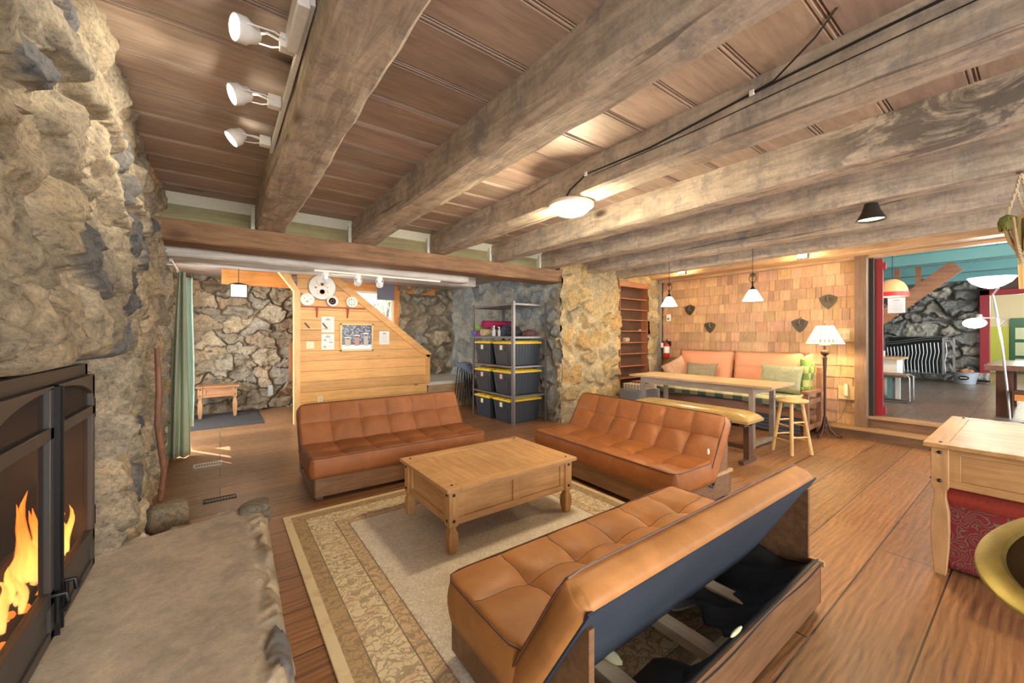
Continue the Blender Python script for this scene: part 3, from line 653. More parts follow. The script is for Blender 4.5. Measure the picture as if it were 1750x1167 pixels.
# ------------------------------------------------------------------ rug
def rug():
    m, nt, n, L, P = mat_base('persian_rug'); Wd, Hd = 2.42, 2.72
    v = coords(nt); sp = N(nt, 'ShaderNodeSeparateXYZ'); L.new(v, sp.inputs[0])
    def mth(op, a, b=None):
        k = N(nt, 'ShaderNodeMath', operation=op)
        for i, q in enumerate((a, b)):
            if q is None: continue
            if isinstance(q, (int, float)): k.inputs[i].default_value = q
            else: L.new(q, k.inputs[i])
        return k.outputs[0]
    dx = mth('SUBTRACT', Wd / 2, mth('ABSOLUTE', sp.outputs[0])); dy = mth('SUBTRACT', Hd / 2, mth('ABSOLUTE', sp.outputs[1])); d = mth('MINIMUM', dx, dy)
    bands = ramp(nt, mth('MULTIPLY', d, 2), [(0, (.74, .62, .40)), (.104, (.46, .34, .19)), (.27, (.20, .17, .13)), (.285, (.74, .64, .43)), (.63, (.24, .20, .16)), (.645, (.60, .46, .29)), (.79, (.22, .19, .16)), (.805, (.74, .68, .56))])
    bands.color_ramp.interpolation = 'CONSTANT'
    # scrolling vine lines
    def lines(scale, w, dist, seed):
        vo = N(nt, 'ShaderNodeTexVoronoi', feature='DISTANCE_TO_EDGE'); vo.inputs['Scale'].default_value = scale
        nz = N(nt, 'ShaderNodeTexNoise'); nz.inputs['Scale'].default_value = scale * .9; L.new(v, nz.inputs['Vector'])
        ad = N(nt, 'ShaderNodeVectorMath', operation='MULTIPLY_ADD'); L.new(nz.outputs['Color'], ad.inputs[0]); ad.inputs[1].default_value = (dist,) * 3; L.new(v, ad.inputs[2]); L.new(ad.outputs[0], vo.inputs['Vector'])
        return ramp(nt, vo.outputs['Distance'], [(w, (1, 1, 1)), (w * 2.2, (0, 0, 0))]).outputs[0], ad.outputs[0]
    l1, vv = lines(17, .028, .13, 0); l2, _ = lines(46, .05, .06, 1)
    wv = N(nt, 'ShaderNodeTexWave', wave_type='RINGS'); wv.inputs['Scale'].default_value = 6.5; wv.inputs['Distortion'].default_value = 11; wv.inputs['Detail'].default_value = 1; L.new(vv, wv.inputs['Vector'])
    l3 = ramp(nt, wv.outputs['Fac'], [(.10, (1, 1, 1)), (.2, (0, 0, 0))]).outputs[0]
    infield = ramp(nt, d, [(.405, (0, 0, 0)), (.42, (1, 1, 1))]).outputs[0]
    plainb = ramp(nt, d, [(.05, (0, 0, 0)), (.056, (1, 1, 1))]).outputs[0]
    f1 = mix(nt, 1, mix(nt, 1, l3, l1, 'LIGHTEN'), plainb, 'MULTIPLY'); f1 = mix(nt, 1, f1, mix(nt, infield, (.62, .62, .62), (.22, .22, .22)), 'MULTIPLY')
    base = mix(nt, ramp(nt, noise(nt, v, 9, 3), [(.5, (0, 0, 0)), (.68, (.5, .5, .5))]).outputs[0], bands.outputs[0], (.58, .36, .24))
    c = mix(nt, f1, base, (.25, .19, .13))
    c = mix(nt, mix(nt, 1, l2, mix(nt, 1, infield, (.6, .6, .6), 'MULTIPLY'), 'MULTIPLY'), c, (.30, .28, .26))
    c = mix(nt, mix(nt, 1, infield, (.6, .6, .6), 'MULTIPLY'), c, mix(nt, .55, c, ramp(nt, noise(nt, v, 1.3, 4), [(.35, (.66, .62, .55)), (.65, (.76, .74, .70))]).outputs[0]))
    fz = noise(nt, v, 260, 2); c = mix(nt, .25, c, ramp(nt, fz, [(.3, (.3, .25, .2)), (.7, (.9, .85, .78))]).outputs[0], 'OVERLAY')
    L.new(c, P.inputs['Base Color']); P.inputs['Roughness'].default_value = .95; P.inputs['Specular IOR Level'].default_value = .1
    bump(nt, fz, .25, .003)
    b = MB().box(-Wd / 2, -Hd / 2, 0, Wd / 2, Hd / 2, .011); o = b.build('area_rug', m, bevel=.004); o.location = (.395 + Wd / 2, 3.585 - Hd / 2, .001)
    tag(o, 'cream and brown patterned rug with scrolled borders under the coffee table', 'rug')
rug()

# ------------------------------------------------------------------ tufted sofas
M_leather = leather('saddle_leather', (.335, .118, .034), .45)
M_leather2 = leather('suede_leather', (.30, .105, .033), .6)
M_leather3 = leather('golden_leather', (.44, .19, .055), .5)
M_pipe = plain('dark_piping', (.13, .055, .03), .5)
M_base = wood('sofa_base_wood', (.13, .065, .03), (.26, .14, .07), 'x', 1.3, .4, .1)
M_navy = plain('navy_lining', (.025, .035, .055), .8, var=.4, vs=5, bmp=.2)
M_blackcloth = plain('black_lining', (.018, .018, .018), .55, var=.5, vs=9, bmp=.5)
M_slat = wood('pale_slat', (.50, .40, .26), (.72, .62, .45), 'y', 1, .6, .2)
M_foam = plain('pale_foam', (.66, .66, .42), .8)
sW, sD, sH, sB = 1.78, .545, .379, .193
def cushion(Wc, Dc, T, sx_, sy_, A=.016, B=.026, bulge=.012, seed=0, M=None, nx=84, ny=34):
    def hh(x, y):
        e = min(x, Wc - x, y, Dc - y); r = .03
        h = T - (r - math.sqrt(max(0, r * r - (r - min(e, r)) ** 2)))
        s = 0
        for q in sx_: s = max(s, math.exp(-abs(x - q) / .026) * min(1, e / .05))
        for q in sy_: s = max(s, math.exp(-abs(y - q) / .03) * min(1, e / .05))
        k = 0
        for q in sx_:
            for w in sy_: k = max(k, math.exp(-((x - q) ** 2 + (y - w) ** 2) / .0042))
        return h - A * s - B * k + .004 * mn.noise(Vector((x * 7 + seed, y * 7, seed)))
    b = MB(); vs = []; fs = []
    def lines_(Ln, n, ss):
        L = [Ln * i / n for i in range(n + 1)] + [.004, .01, .018, Ln - .004, Ln - .01, Ln - .018]
        L = [x for x in L if all(abs(x - q) > .009 for q in ss)] + [q + d for q in ss for d in (-.007, 0, .007)]
        return sorted(set(L))
    XS, YS = lines_(Wc, nx, sx_), lines_(Dc, ny, sy_); nx_, ny_ = len(XS) - 1, len(YS) - 1
    def cr(x, y, z=0):
        ex, ey = min(x, Wc - x), min(y, Dc - y); c = .022 * math.exp(-max(0, ex + ey) / .03)
        return (x + (c if x < Wc / 2 else -c), y + (c if y < Dc / 2 else -c), z)
    for j in range(ny_ + 1):
        for i in range(nx_ + 1):
            x, y = XS[i], YS[j]; vs.append(cr(x, y, hh(x, y)))
    idx = lambda i, j: j * (nx_ + 1) + i
    fs += [(idx(i, j), idx(i + 1, j), idx(i + 1, j + 1), idx(i, j + 1)) for j in range(ny_) for i in range(nx_)]
    per = [(i, 0) for i in range(nx_)] + [(nx_, j) for j in range(ny_)] + [(i, ny_) for i in range(nx_, 0, -1)] + [(0, j) for j in range(ny_, 0, -1)]
    prev = [idx(i, j) for i, j in per]; m = len(per)
    for lv in range(1, 5):
        t = lv / 4; zz = (T - .03) * (1 - t); off = bulge * math.sin(PI * min(1, t * 1.05)) if lv < 4 else 0
        cur = []
        for (i, j) in per:
            x, y = XS[i], YS[j]; x, y, _ = cr(x, y)
            ox = -off if i == 0 else (off if i == nx_ else 0); oy = -off if j == 0 else (off if j == ny_ else 0)
            cur.append(len(vs)); vs.append((x + ox + .002 * mn.noise(Vector((x * 9, y * 9, zz * 9))), y + oy, zz))
        fs += [(prev[k], cur[k], cur[(k + 1) % m], prev[(k + 1) % m]) for k in range(m)]
        prev = cur
    fs.append(tuple(prev))
    b.add(vs, fs, M=M)
    seams = MB()
    for q in sx_: seams.tube([(q, Dc * t / 30, hh(q, Dc * t / 30) + .0005) for t in range(1, 30)], .0022, 5, M=M)
    for q in sy_: seams.tube([(Wc * t / 90, q, hh(Wc * t / 90, q) + .0005) for t in range(1, 90)], .0022, 5, M=M)
    pp = MB(); k = .008; zt = T - .010
    P = [(k + (Wc - 2 * k) * t / 30, k * .2, zt) for t in range(31)] + [(Wc - k * .2, k + (Dc - 2 * k) * t / 10, zt) for t in range(1, 10)] + [(Wc - k - (Wc - 2 * k) * t / 30, Dc - k * .2, zt) for t in range(31)] + [(k * .2, Dc - k - (Dc - 2 * k) * t / 10, zt) for t in range(1, 10)]
    P = [cr(*p) for p in P]; pp.tube(P, .0048, 6, closed=True, M=M)
    return b, seams, pp
SX = [sW * i / 6 for i in range(1, 6)]
d_ = Vector((0, .508, .861)).normalized(); n_f = Vector((0, -d_.z, d_.y))
LB = .61; TB = .115
org = Vector((0, .761, .745)) - d_ * LB - n_f * TB
MBK = Matrix(((1, 0, 0, org.x), (0, d_.y, n_f.y, org.y), (0, d_.z, n_f.z, org.z), (0, 0, 0, 1)))
CA = cushion(sW, sD + .012, sH - sB, SX, [.235], M=Matrix.Translation((0, 0, sB)))
CB = cushion(sW, LB, TB, SX, [LB - .21], M=MBK, seed=4)
def make_sofa(label, loc, rz, mat, open_back=False, pipe=None):
    t = thing('sofa', label, 'sofa', (loc[0], loc[1], 0.012 if True else 0), rz, 'three armless tan leather sofas around the coffee table')
    s, se, pi_ = CA; o = s.build('seat_cushion', mat, t, smooth='all'); se.build('seam', M_pipe, o); pi_.build('piping', pipe or M_pipe, o, smooth=True)
    s, se, pi_ = CB; o = s.build('backrest_cushion', mat, t, smooth='all'); se.build('seam', M_pipe, o); pi_.build('piping', pipe or M_pipe, o, smooth=True)
    M2 = MBK @ Matrix.Translation((0, 0, -.006)); MB().box(.006, .0, 0, sW - .006, LB - .012, .008, M=M2).box(.006, -.014, .0, sW - .006, .006, TB * .8, M=M2).build('back_lining', M_navy, t)
    x0, x1, y0, y1 = .03, sW - .03, .013, .885; f = .018
    b = MB().box(x0, y0, .03, x1, y0 + f, sB + .004).box(x0, y0, .03, x0 + f, y1, .25).box(x1 - f, y0, .03, x1, y1, .25).box(x0, y1 - f, .03, x1, y1, .25)
    b.box(x0, .50, .20, x1, .53, .25)
    b.build('base', M_base, t, bevel=.002)
    for (x, y) in ((x0 + .02, y0 + .02), (x1 - .08, y0 + .02), (x0 + .02, y1 - .08), (x1 - .08, y1 - .08)): MB().box(x, y, 0, x + .06, y + .06, .035).build('foot', M_dark, t)
    for x in (x0 + .002, x1 - .024):
        MB().prism([(.60, .20), (.835, .20), (.835, .61), (.78, .61), (.60, .32)], 'x', x, x + .022).build('side_bracket', M_base, t)
    for x in (x0 - .012, x1 - .012): MB().box(x, .47, .225, x + .024, .90, .252).build('side_rail', wood_rail, t)
    for x in (.50, .92, 1.34): 
        MB().box(x, .03, .11, x + .075, .868, .155).build('slat', M_slat, t, bevel=.002)
    return t
wood_rail = wood('rail_wood', (.38, .23, .12), (.56, .36, .2), 'y', 1.3, .45, .1)
s1 = make_sofa('tan leather sofa with its back to the pine stair wall, facing the camera', (.619, 3.745), -.018, M_leather2)
s2 = make_sofa('tan leather sofa beside the golden bench, small white tear at its near back corner', (2.862, 3.449), -1.606, M_leather)
s3 = make_sofa('nearest tan leather sofa, seen from behind with its torn black lining and slats showing', (2.585, 1.582), 3.135, M_leather3)
# torn patch on the right sofa
b = MB(); b.ball((0, 0, 0), 1, 5); b.v = [(x * .012, y * .008, z * .035) for x, y, z in b.v]; o = b.build('torn_patch', plain('torn_white', (.8, .77, .7), .9), s2); o.location = (1.715, .575, .435); o['label'] = 'small white tear in the leather'
# ragged lining in the open base of the near sofa
def lining():
    b = MB()
    def f(i, j):
        x = .06 + (.80 + .05 * math.sin(j * 9) + .03 * math.sin(j * 23)) * i; y = .40 + .475 * j
        z = .235 - .10 * math.sin(PI * min(1, i * 1.1)) * (1 - j) - .07 * math.sin(PI * j) * (.4 + .6 * i) + .018 * mn.noise(Vector((x * 7, y * 9, 0))) + .012 * math.sin(x * 26 + y * 11)
        if j > .93: z = .254
        return (x, y, z)
    b.grid(f, 44, 26)
    b.grid(lambda i, j: (.03 + 1.72 * i, [.80 + .03 * math.sin(i * 17), .845, .872, .889][min(3, int(j * 3.01))], [.14 + .02 * math.sin(i * 31), .235, .256, .235 - .01 * math.sin(i * 13)][min(3, int(j * 3.01))]), 60, 3)
    b.grid(lambda i, j: (1.72 - .62 * i, .60 + .28 * j, .13 + .10 * j + .02 * math.sin(i * 7 + j * 5) - .08 * i * (1 - j)), 20, 8)
    o = b.build('torn_lining', M_blackcloth, s3, smooth='all'); o['label'] = 'ragged black fabric lining'
    md = o.modifiers.new('s', 'SOLIDIFY'); md.thickness = .002
    for (p, s) in (((.86, .42, .22), (.012, .03, .05)), ((.93, .862, .262), (.05, .008, .010)), ((1.33, .55, .162), (.03, .07, .012))):
        b = MB(); b.ball((0, 0, 0), 1, 6); b.v = [(x * s[0], y * s[1], z * s[2]) for x, y, z in b.v]; o = b.build('foam_scrap', M_foam, s3, smooth='all'); o.location = p
lining()

# ------------------------------------------------------------------ studded pine tables
def stud(b, c, nrm, r=.011):
    M = Vector(nrm).to_track_quat('Z', 'Y').to_matrix().to_4x4(); M.translation = Vector(c)
    b.lathe([(r, 0), (r * .95, r * .3), (r * .6, r * .65), (0.0001, r * .8)], n=10, M=M)
def corona(name, label, cat, Wt, Dt, H, ap, loc, planks='x', leg=.068, over=.03, drawer='coffee', mats=(M_pine, M_pine_y, M_pine_z), lower=None):
    t = thing(name, label, cat, loc)
    mx_, my_, mz_ = mats; th = .026
    bw_ = .10
    top = MB(); inn = MB()
    n = max(2, int(round((Dt - 2 * bw_) / .15))) if planks == 'x' else max(2, int(round((Wt - 2 * bw_) / .14)))
    if planks == 'x':
        for i in range(n): a = bw_ + (Dt - 2 * bw_) * i / n; inn.box(bw_, a + .001, H - th, Wt - bw_, a + (Dt - 2 * bw_) / n - .001, H - .0015)
        top.box(0, 0, H - th, bw_ - .001, Dt, H); top.box(Wt - bw_ + .001, 0, H - th, Wt, Dt, H)
        top.box(bw_, 0, H - th, Wt - bw_, bw_ - .001, H); top.box(bw_, Dt - bw_ + .001, H - th, Wt - bw_, Dt, H)
    else:
        for i in range(n): a = bw_ + (Wt - 2 * bw_) * i / n; inn.box(a + .001, bw_, H - th, a + (Wt - 2 * bw_) / n - .001, Dt - bw_, H - .0015)
        top.box(0, 0, H - th, bw_ - .001, Dt, H); top.box(Wt - bw_ + .001, 0, H - th, Wt, Dt, H)
        top.box(bw_, 0, H - th, Wt - bw_, bw_ - .001, H); top.box(bw_, Dt - bw_ + .001, H - th, Wt - bw_, Dt, H)
    to = top.build('tabletop', mx_, t, bevel=.003); inn.build('plank_panel', my_ if planks == 'y' else mx_, to, bevel=.002)
    zb = H - th - ap
    s = leg / 2; L_ = zb
    prof = [(s * .62, 0), (s * .70, L_ * .04), (s * .95, L_ * .30), (s * 1.02, L_ * .48), (s * .98, L_ * .70), (s * .66, L_ * .86), (s * .66, L_ * .94), (s * 1.0, L_ * .99), (s, H - th)]
    for sx_ in (0, 1):
        for sy_ in (0, 1):
            cx_ = over + s if sx_ == 0 else Wt - over - s; cy_ = over + s if sy_ == 0 else Dt - over - s
            l = MB(); l.lathe(prof, (cx_, cy_, 0), n=4, square=True); lg = l.build('leg', mz_, t, bevel=.003)
            b = MB()
            for zz in (H - th - .03, zb + .035):
                stud(b, (cx_ + (-s if sx_ == 0 else s) * 1.0, cy_, zz), (-1 if sx_ == 0 else 1, 0, 0)); stud(b, (cx_, cy_ + (-s if sy_ == 0 else s), zz), (0, -1 if sy_ == 0 else 1, 0))
            b.build('stud', M_stud, lg, smooth=True)
            b = MB(); stud(b, (cx_, cy_, H), (0, 0, 1), .009); b.build('top_stud', M_stud, to, smooth=True)
    q = over + .012
    for (f, nm) in (('x0', 'apron'), ('x1', 'apron'), ('y0', 'apron'), ('y1', 'apron')):
        b = MB(); e = over + leg
        def R(a0, a1, z0, z1, dep=0):
            if f == 'x0': b.box(q + dep, a0, z0, q + dep + .018, a1, z1)
            elif f == 'x1': b.box(Wt - q - dep - .018, a0, z0, Wt - q - dep, a1, z1)
            elif f == 'y0': b.box(a0, q + dep, z0, a1, q + dep + .018, z1)
            else: b.box(a0, Dt - q - dep - .018, z0, a1, Dt - q - dep, z1)
        Ln = (Dt if f[0] == 'x' else Wt)
        a0, a1 = e - .002, Ln - e + .002
        zl = zb + (.045 if ap > .12 else .03); zu = H - th - .035; R(a0, a1, zu, H - th); R(a0, a1, zb, zl); R(a0, a0 + .05, zl, zu, .001); R(a1 - .05, a1, zl, zu, .001); R(a0 + .05, a1 - .05, zl, zu, .012)
        if Ln > 1: 
            m_ = (a0 + a1) / 2; R(m_ - .03, m_ + .03, zl, zu, .002)
            if drawer: R(m_ + .035, a1 - .055, zl + .003, zu - .003, .0065)
        b.build(nm, my_ if f[0] == 'x' else mx_, t, bevel=.002)
    return t
ct = corona('coffee_table', 'low studded pine coffee table in the middle of the rug', 'table', 1.175, .835, .448, .235, (1.168, 2.268, .012), planks='y')
M_p2 = wood('pine_console', (.33, .175, .065), (.50, .30, .13), 'y', 1.2, .42, .1); M_p2z = wood('pine_console_z', (.37, .20, .085), (.54, .33, .16), 'z', 1.2, .42, .1); M_p2x = wood('pine_console_x', (.33, .175, .065), (.50, .30, .13), 'x', 1.2, .42, .1)
cs = corona('console_table', 'tall studded pine console table at the right edge with a red ottoman below', 'table', 1.31, 1.5, .80, .235, (3.475, -1.06, 0), planks='y', mats=(M_p2x, M_p2, M_p2z), drawer=None, leg=.075)
M_eb = wood('entry_pine', (.30, .12, .045), (.48, .23, .10), 'x', 1.2, .5, .1); M_ebz = wood('entry_pine_z', (.32, .15, .06), (.50, .27, .12), 'z', 1.2, .5, .1)
eb = corona('entry_bench', 'small brown studded side table on the black mat by the back stone wall', 'table', .62, .42, .56, .17, (-.34, 8.62, .012), mats=(M_eb, M_eb, M_ebz), drawer=None, leg=.065)

# entry mat, floor vents
b = MB()
b.box(-.45, 7.72, 0, .60, 9.15, .008)
for i in range(26): b.box(-.42, 7.75 + i * .054, .008, .57, 7.75 + i * .054 + .03, .012)
tag(b.build('door_mat', plain('black_mat', (.05, .042, .04), .8, var=.4, vs=20)), 'black ribbed doormat under the small side table by the entry', 'mat')
def vent(name, x, y, w, d, mat, label):
    t = thing(name, label, 'vent', (x, y, .0))
    MB().box(-w / 2, -d / 2, 0, w / 2, -d / 2 + .012, .006).box(-w / 2, d / 2 - .012, 0, w / 2, d / 2, .006).box(-w / 2, -d / 2, 0, -w / 2 + .012, d / 2, .006).box(w / 2 - .012, -d / 2, 0, w / 2, d / 2, .006).build('frame', mat, t)
    b = MB(); n = 10
    for i in range(n): b.box(-w / 2 + .014 + (w - .028) * i / n, -d / 2 + .012, .0, -w / 2 + .014 + (w - .028) * i / n + .008, d / 2 - .012, .004)
    b.build('grille', mat, t)
vent('floor_vent', -.11, 5.6, .26, .16, plain('steel_vent', (.5, .5, .48), .4, .6), 'pale metal floor vent in the patch of sunlight')
vent('floor_vent', .0, 4.36, .24, .10, M_black, 'thin black floor vent near the hearth corner')

# ------------------------------------------------------------------ curtains, rod
b = MB()
def cf(i, j):
    l = -.50 + .10 * j ** 1.3; r = -.285 - .045 * j
    return (l + (r - l) * i, 6.10 + (.05 - .02 * j) * math.sin(i * 4.6 * PI + .4) + .015 * math.sin(i * 9 + j * 4), .012 + 2.20 * j)
b.grid(cf, 60, 20); o = b.build('curtain', cloth_mat('green_cloth', (.46, .50, .38), .3), None, smooth='all'); md = o.modifiers.new('s', 'SOLIDIFY'); md.thickness = .003
tag(o, 'dull green curtain panel hanging nearest the chimney', 'curtain', 'green curtains at the side window')
M_mint = cloth_mat('mint_cloth', (.60, .70, .64), .5)
b = MB()
b.grid(lambda i, j: (-.40 + .125 * i + .01 * math.sin(j * 5), 6.62 + .035 * math.sin(i * 3.2 * PI + 1), .27 + 1.94 * j), 40, 16)
b.grid(lambda i, j: (-.40 - .04 * i + .02 * math.sin(i * 30), 6.62 + .35 * i, .27 + 1.94 * j), 50, 10)
o = b.build('curtain', M_mint, None, smooth='all'); md = o.modifiers.new('s', 'SOLIDIFY'); md.thickness = .003
tag(o, 'pale mint curtain panel behind the dull green one', 'curtain', 'green curtains at the side window')
t = thing('curtain_rod', 'white curtain rod above the side window', 'rod', (-.40, 5.9, 2.22))
MB().cyl((0, -.55, 0), (0, 2.3, 0), .012).build('pole', M_whitep, t, smooth=True)
MB().cyl((0, -.62, 0), (0, -.54, 0), .017).build('end_cap', plain('grey_metal', (.4, .4, .38), .4, .7), t, smooth=True)
MB().box(-.44, -.40, -.02, 0, -.385, .015).build('bracket', M_whitep, t)

# ------------------------------------------------------------------ ceiling and track lights
M_bulb = emis('bulb_white', (1, .93, .80), 30)
M_bulb_soft = emis('glow_glass', (1, .90, .72), 7)
def track(label, y0, y1, X, Z, heads, d=(-1, 0, -.15), size=1.0, box=True, along='y', spot=None, group=None):
    t = thing('track_light', label, 'track light', (X, (y0 + y1) / 2, Z) if along == 'y' else ((y0 + y1) / 2, X, Z))
    h = (y1 - y0) / 2
    if along == 'y':
        MB().box(-.02, -h, -.02, 0, h, .02).build('rail', M_whitep, t, bevel=.002)
        if box:
            MB().box(-.065, -h - .02, -.05, -.02, -h + .28, .05).build('power_box', M_whitep, t, bevel=.006)
            b = MB(); b.tube([(-.03, -h - .02, .02), (-.03, -h - .3, .06)], .007, 8); b.build('cord', M_whitep, t)
    else: MB().box(-h, -.02, .0, h, .02, .025).build('rail', M_whitep, t, bevel=.002)
    for (s, dv) in heads:
        base = Vector((-.02, s - (y0 + y1) / 2, 0)) if along == 'y' else Vector((s - (y0 + y1) / 2, 0, 0))
        D = Vector(dv).normalized()
        b = MB(); c = base + (Vector((-.035, 0, 0)) if along == 'y' else Vector((0, 0, -.02)))
        b.box(c.x - .03, c.y - .025, c.z - .03, c.x + .03, c.y + .025, c.z + .03); hd = b.build('adapter', M_whitep, t, bevel=.004)
        c2 = c + (Vector((-.13, 0, -.01)) if along == 'y' else Vector((0, 0, -.07))) * size
        b = MB(); pr = D.cross(Vector((0, 1, .2))).normalized() if along == 'y' else Vector((1, 0, 0))
        w = .047 * size; sd = Vector((0, 1, 0)) if along == 'y' else Vector((1, 0, 0))
        b.tube([c + sd * .02, c + sd * w + (c2 - c) * .35, c2 + sd * w], .0035, 6); b.tube([c - sd * .02, c - sd * w + (c2 - c) * .35, c2 - sd * w], .0035, 6); b.tube([c, c.lerp(c2, .5) + Vector((0, 0, .02)), c2 - D * .03], .005, 6)
        b.build('yoke', M_whitep, hd, smooth=True)
        M = D.to_track_quat('Z', 'Y').to_matrix().to_4x4(); M.translation = c2
        b = MB(); b.lathe([(.018, -.045), (.030, -.035), (.036, -.01), (.044, .0), (.044, .035), (.040, .035), (.038, .028)], n=20, M=M, cap=False); b.v = [tuple(c2 + (Vector(p) - c2) * size) for p in b.v]; b.build('lamp_head', M_whitep, hd, smooth=True)
        b = MB(); b.lathe([(.038, .020), (.030, .030), (.0001, .036)], n=20, M=M); b.v = [tuple(c2 + (Vector(p) - c2) * size) for p in b.v]; b.build('bulb', M_bulb, hd, smooth='all')
        if spot:
            l = light('SPOT', 'spot', tuple(t.location + c2 + D * .045 * size), spot, (1, .88, .68), spot_size=2.0, spot_blend=.7, shadow_soft_size=.03); aim(l, tuple(t.location + c2 + D * 2))
    return t
track('white three-head track light on the beam beside the chimney', 1.62, 3.10, .288, 2.70, [(1.93, (-1, -.35, -.22)), (2.45, (-1, -.15, -.45)), (2.98, (-1, -.05, -.9))], spot=16, size=1.15)
track('white track light under the pale beam in front of the stair wall', .93, 2.62, 5.33, 2.243, [(1.06, (.1, .9, -.5)), (1.45, (0, .9, -.4)), (1.73, (.3, .8, -.7))], along='x', size=1.0, spot=14)
def dome():
    t = thing('ceiling_dome_light', 'round white glass dome light under the third ceiling beam', 'ceiling light', (2.32, 2.31, 2.54))
    MB().lathe([(.175, 0), (.185, -.012), (.182, -.030), (.165, -.042), (.150, -.044)], n=36).build('rim', plain('cream_rim', (.66, .58, .46), .4), t, smooth=True)
    MB().lathe([(.152, -.040), (.145, -.060), (.11, -.085), (.06, -.102), (.0001, -.108)], n=36).build('glass_bowl', M_bulb_soft, t, smooth='all')
    MB().lathe([(.004, -.104), (.013, -.108), (.013, -.113), (.0001, -.118)], n=12).build('finial', plain('nickel', (.5, .5, .45), .3, .9), t, smooth=True)
    light('POINT', 'dome_lamp', (2.32, 2.31, 2.38), 60, (1, .80, .52), shadow_soft_size=.12)
dome()
b = MB(); pts = [(2.225, -1.4, 2.76), (2.225, -.6, 2.765), (2.225, .4, 2.735), (2.225, .93, 2.71), (2.22, 1.5, 2.66), (2.22, 2.05, 2.67), (2.215, 2.22, 2.60), (2.23, 2.30, 2.535)]
b.tube(pts, .006, 6); b.tube([(2.222, .1, 2.68), (2.222, .6, 2.665), (2.222, 1.2, 2.645), (2.222, 2.0, 2.645)], .003, 5)
b.tube([(2.02, .50, 2.79), (2.12, .60, 2.775), (2.215, .80, 2.72), (2.222, .93, 2.71)], .005, 6)
cb = b.build('light_cable', plain('black_cable', (.015, .012, .01), .5), None, smooth=True); tag(cb, 'black cable running along the beam to the dome light', 'cable')
for p in ((2.22, .90, 2.712), (2.215, 2.05, 2.67)):
    b = MB(); b.box(-.008, -.012, -.014, .004, .012, .014); o = b.build('cable_clip', M_whitep, cb, bevel=.002); o.location = p
t = thing('cone_lamp', 'dark cone spotlight under the fifth ceiling beam', 'ceiling light', (4.30, .84, 2.54))
MB().cyl((0, 0, -.04), (0, 0, 0), .03).build('mount', M_black, t)
MB().lathe([(.042, -.0), (.050, -.03), (.062, -.07), (.098, -.140), (.094, -.140), (.058, -.07), (.03, -.03)], n=28).build('shade', plain('bronze_black', (.05, .045, .035), .4, .5), t, smooth=True)
MB().lathe([(.088, -.125), (.06, -.118), (.0001, -.115)], n=24).build('bulb', emis('yellow_bulb', (1, .92, .45), 6), t, smooth='all')
l = light('SPOT', 'cone_spot', (4.30, .84, 2.395), 130, (1, .74, .40), spot_size=2.4, spot_blend=.8, shadow_soft_size=.08); l.rotation_euler = (0, 0, 0)
for (y, z, lb) in ((2.15, 2.67, 'small square lamp on the wall beam, right one above the fan plaques'), (4.07, 2.68, 'small square lamp on the wall beam above the left pendant')):
    t = thing('square_lamp', lb, 'wall light', (7.05, y, z), 0, 'small square beam lamps')
    MB().box(-.06, -.055, -.05, 0, .055, .05).build('glass_cube', emis('cube_glow', (1, .93, .78), 6) if 'cg' not in MC else MC['cg'], t, bevel=.006)
    MB().box(-.012, -.065, -.06, .005, .065, .06).build('back_plate', M_black, t)
    light('POINT', 'square_lamp_light', (6.93, y, z - .02), 9, (1, .74, .42), shadow_soft_size=.05)
M_shade = emis('pendant_glass', (1, .93, .80), 5)
def pendant():
    t = thing('pendant_lamp', 'white bell glass pendant hanging lower left over the long table', 'pendant lamp', (5.82, 3.59, 1.93), 0, 'glass pendants over the long table')
    MB().lathe([(.125, 0), (.105, .035), (.080, .085), (.055, .13), (.035, .15), (.030, .145), (.075, .08), (.10, .03), (.118, 0)], n=28).build('glass_shade', M_shade, t, smooth=True)
    MB().lathe([(.036, .143), (.034, .165), (.02, .18), (.010, .20), (.010, .26)], n=14).build('cap', M_black, t, smooth=True)
    b = MB(); b.ball((0, 0, .03), .035, 8); b.build('bulb', M_bulb, t, smooth='all')
    b = MB(); b.tube([(0, 0, .25), (0, 0, .38)], .006, 6)
    for s in (-1, 1):
        b.tube([(0, s * (.012 + .035 * math.sin(k / 10 * PI * 1.15)), .24 + .14 * k / 10) for k in range(11)], .004, 6); b.tube([(0, s * (.04 - .018 * (1 - math.cos(k / 8 * PI * 1.5)) * .8), .345 + .022 * math.sin(k / 8 * PI * 1.5)) for k in range(9)], .004, 6)
    b.build('scroll', M_black, t, smooth=True)
    b = MB(); z = .38
    i = 0
    while z < .84:
        M = Matrix.Translation((0, 0, z)) @ Matrix.Rotation(PI / 2 * (i % 2), 4, 'Z')
        b.tube([(.007 * math.cos(a), 0, .014 * math.sin(a)) for a in [k * PI / 4 for k in range(8)]], .0018, 5, closed=True, M=M); z += .023; i += 1
    b.build('chain', M_black, t)
    return t
p1 = pendant(); p2 = dup(p1, (5.82, 2.35, 1.93), 0, 'white bell glass pendant with iron scrolls, right one over the long table')
for p in ((5.82, 3.59, 1.90), (5.82, 2.35, 1.90)): light('POINT', 'pendant_light', p, 24, (1, .82, .56), shadow_soft_size=.06)
t = thing('hanging_lantern', 'small square lantern hanging in front of the back stone wall', 'lantern', (.25, 8.0, 2.10))
MB().box(-.11, -.11, 0, .11, .11, .19).build('glass_box', emis('lantern_glass', (1, .92, .75), 3.2), t)
b = MB(); [b.box(x - .006, y - .006, 0, x + .006, y + .006, .2) for x in (-.11, .11) for y in (-.11, .11)]; b.box(-.115, -.115, -.01, .115, .115, .0); b.build('frame', M_black, t)
MB().lathe([(.20, .19), (.13, .215), (.02, .24)], n=4, square=False, M=Matrix.Rotation(PI / 4, 4, 'Z')).build('roof', M_black, t)
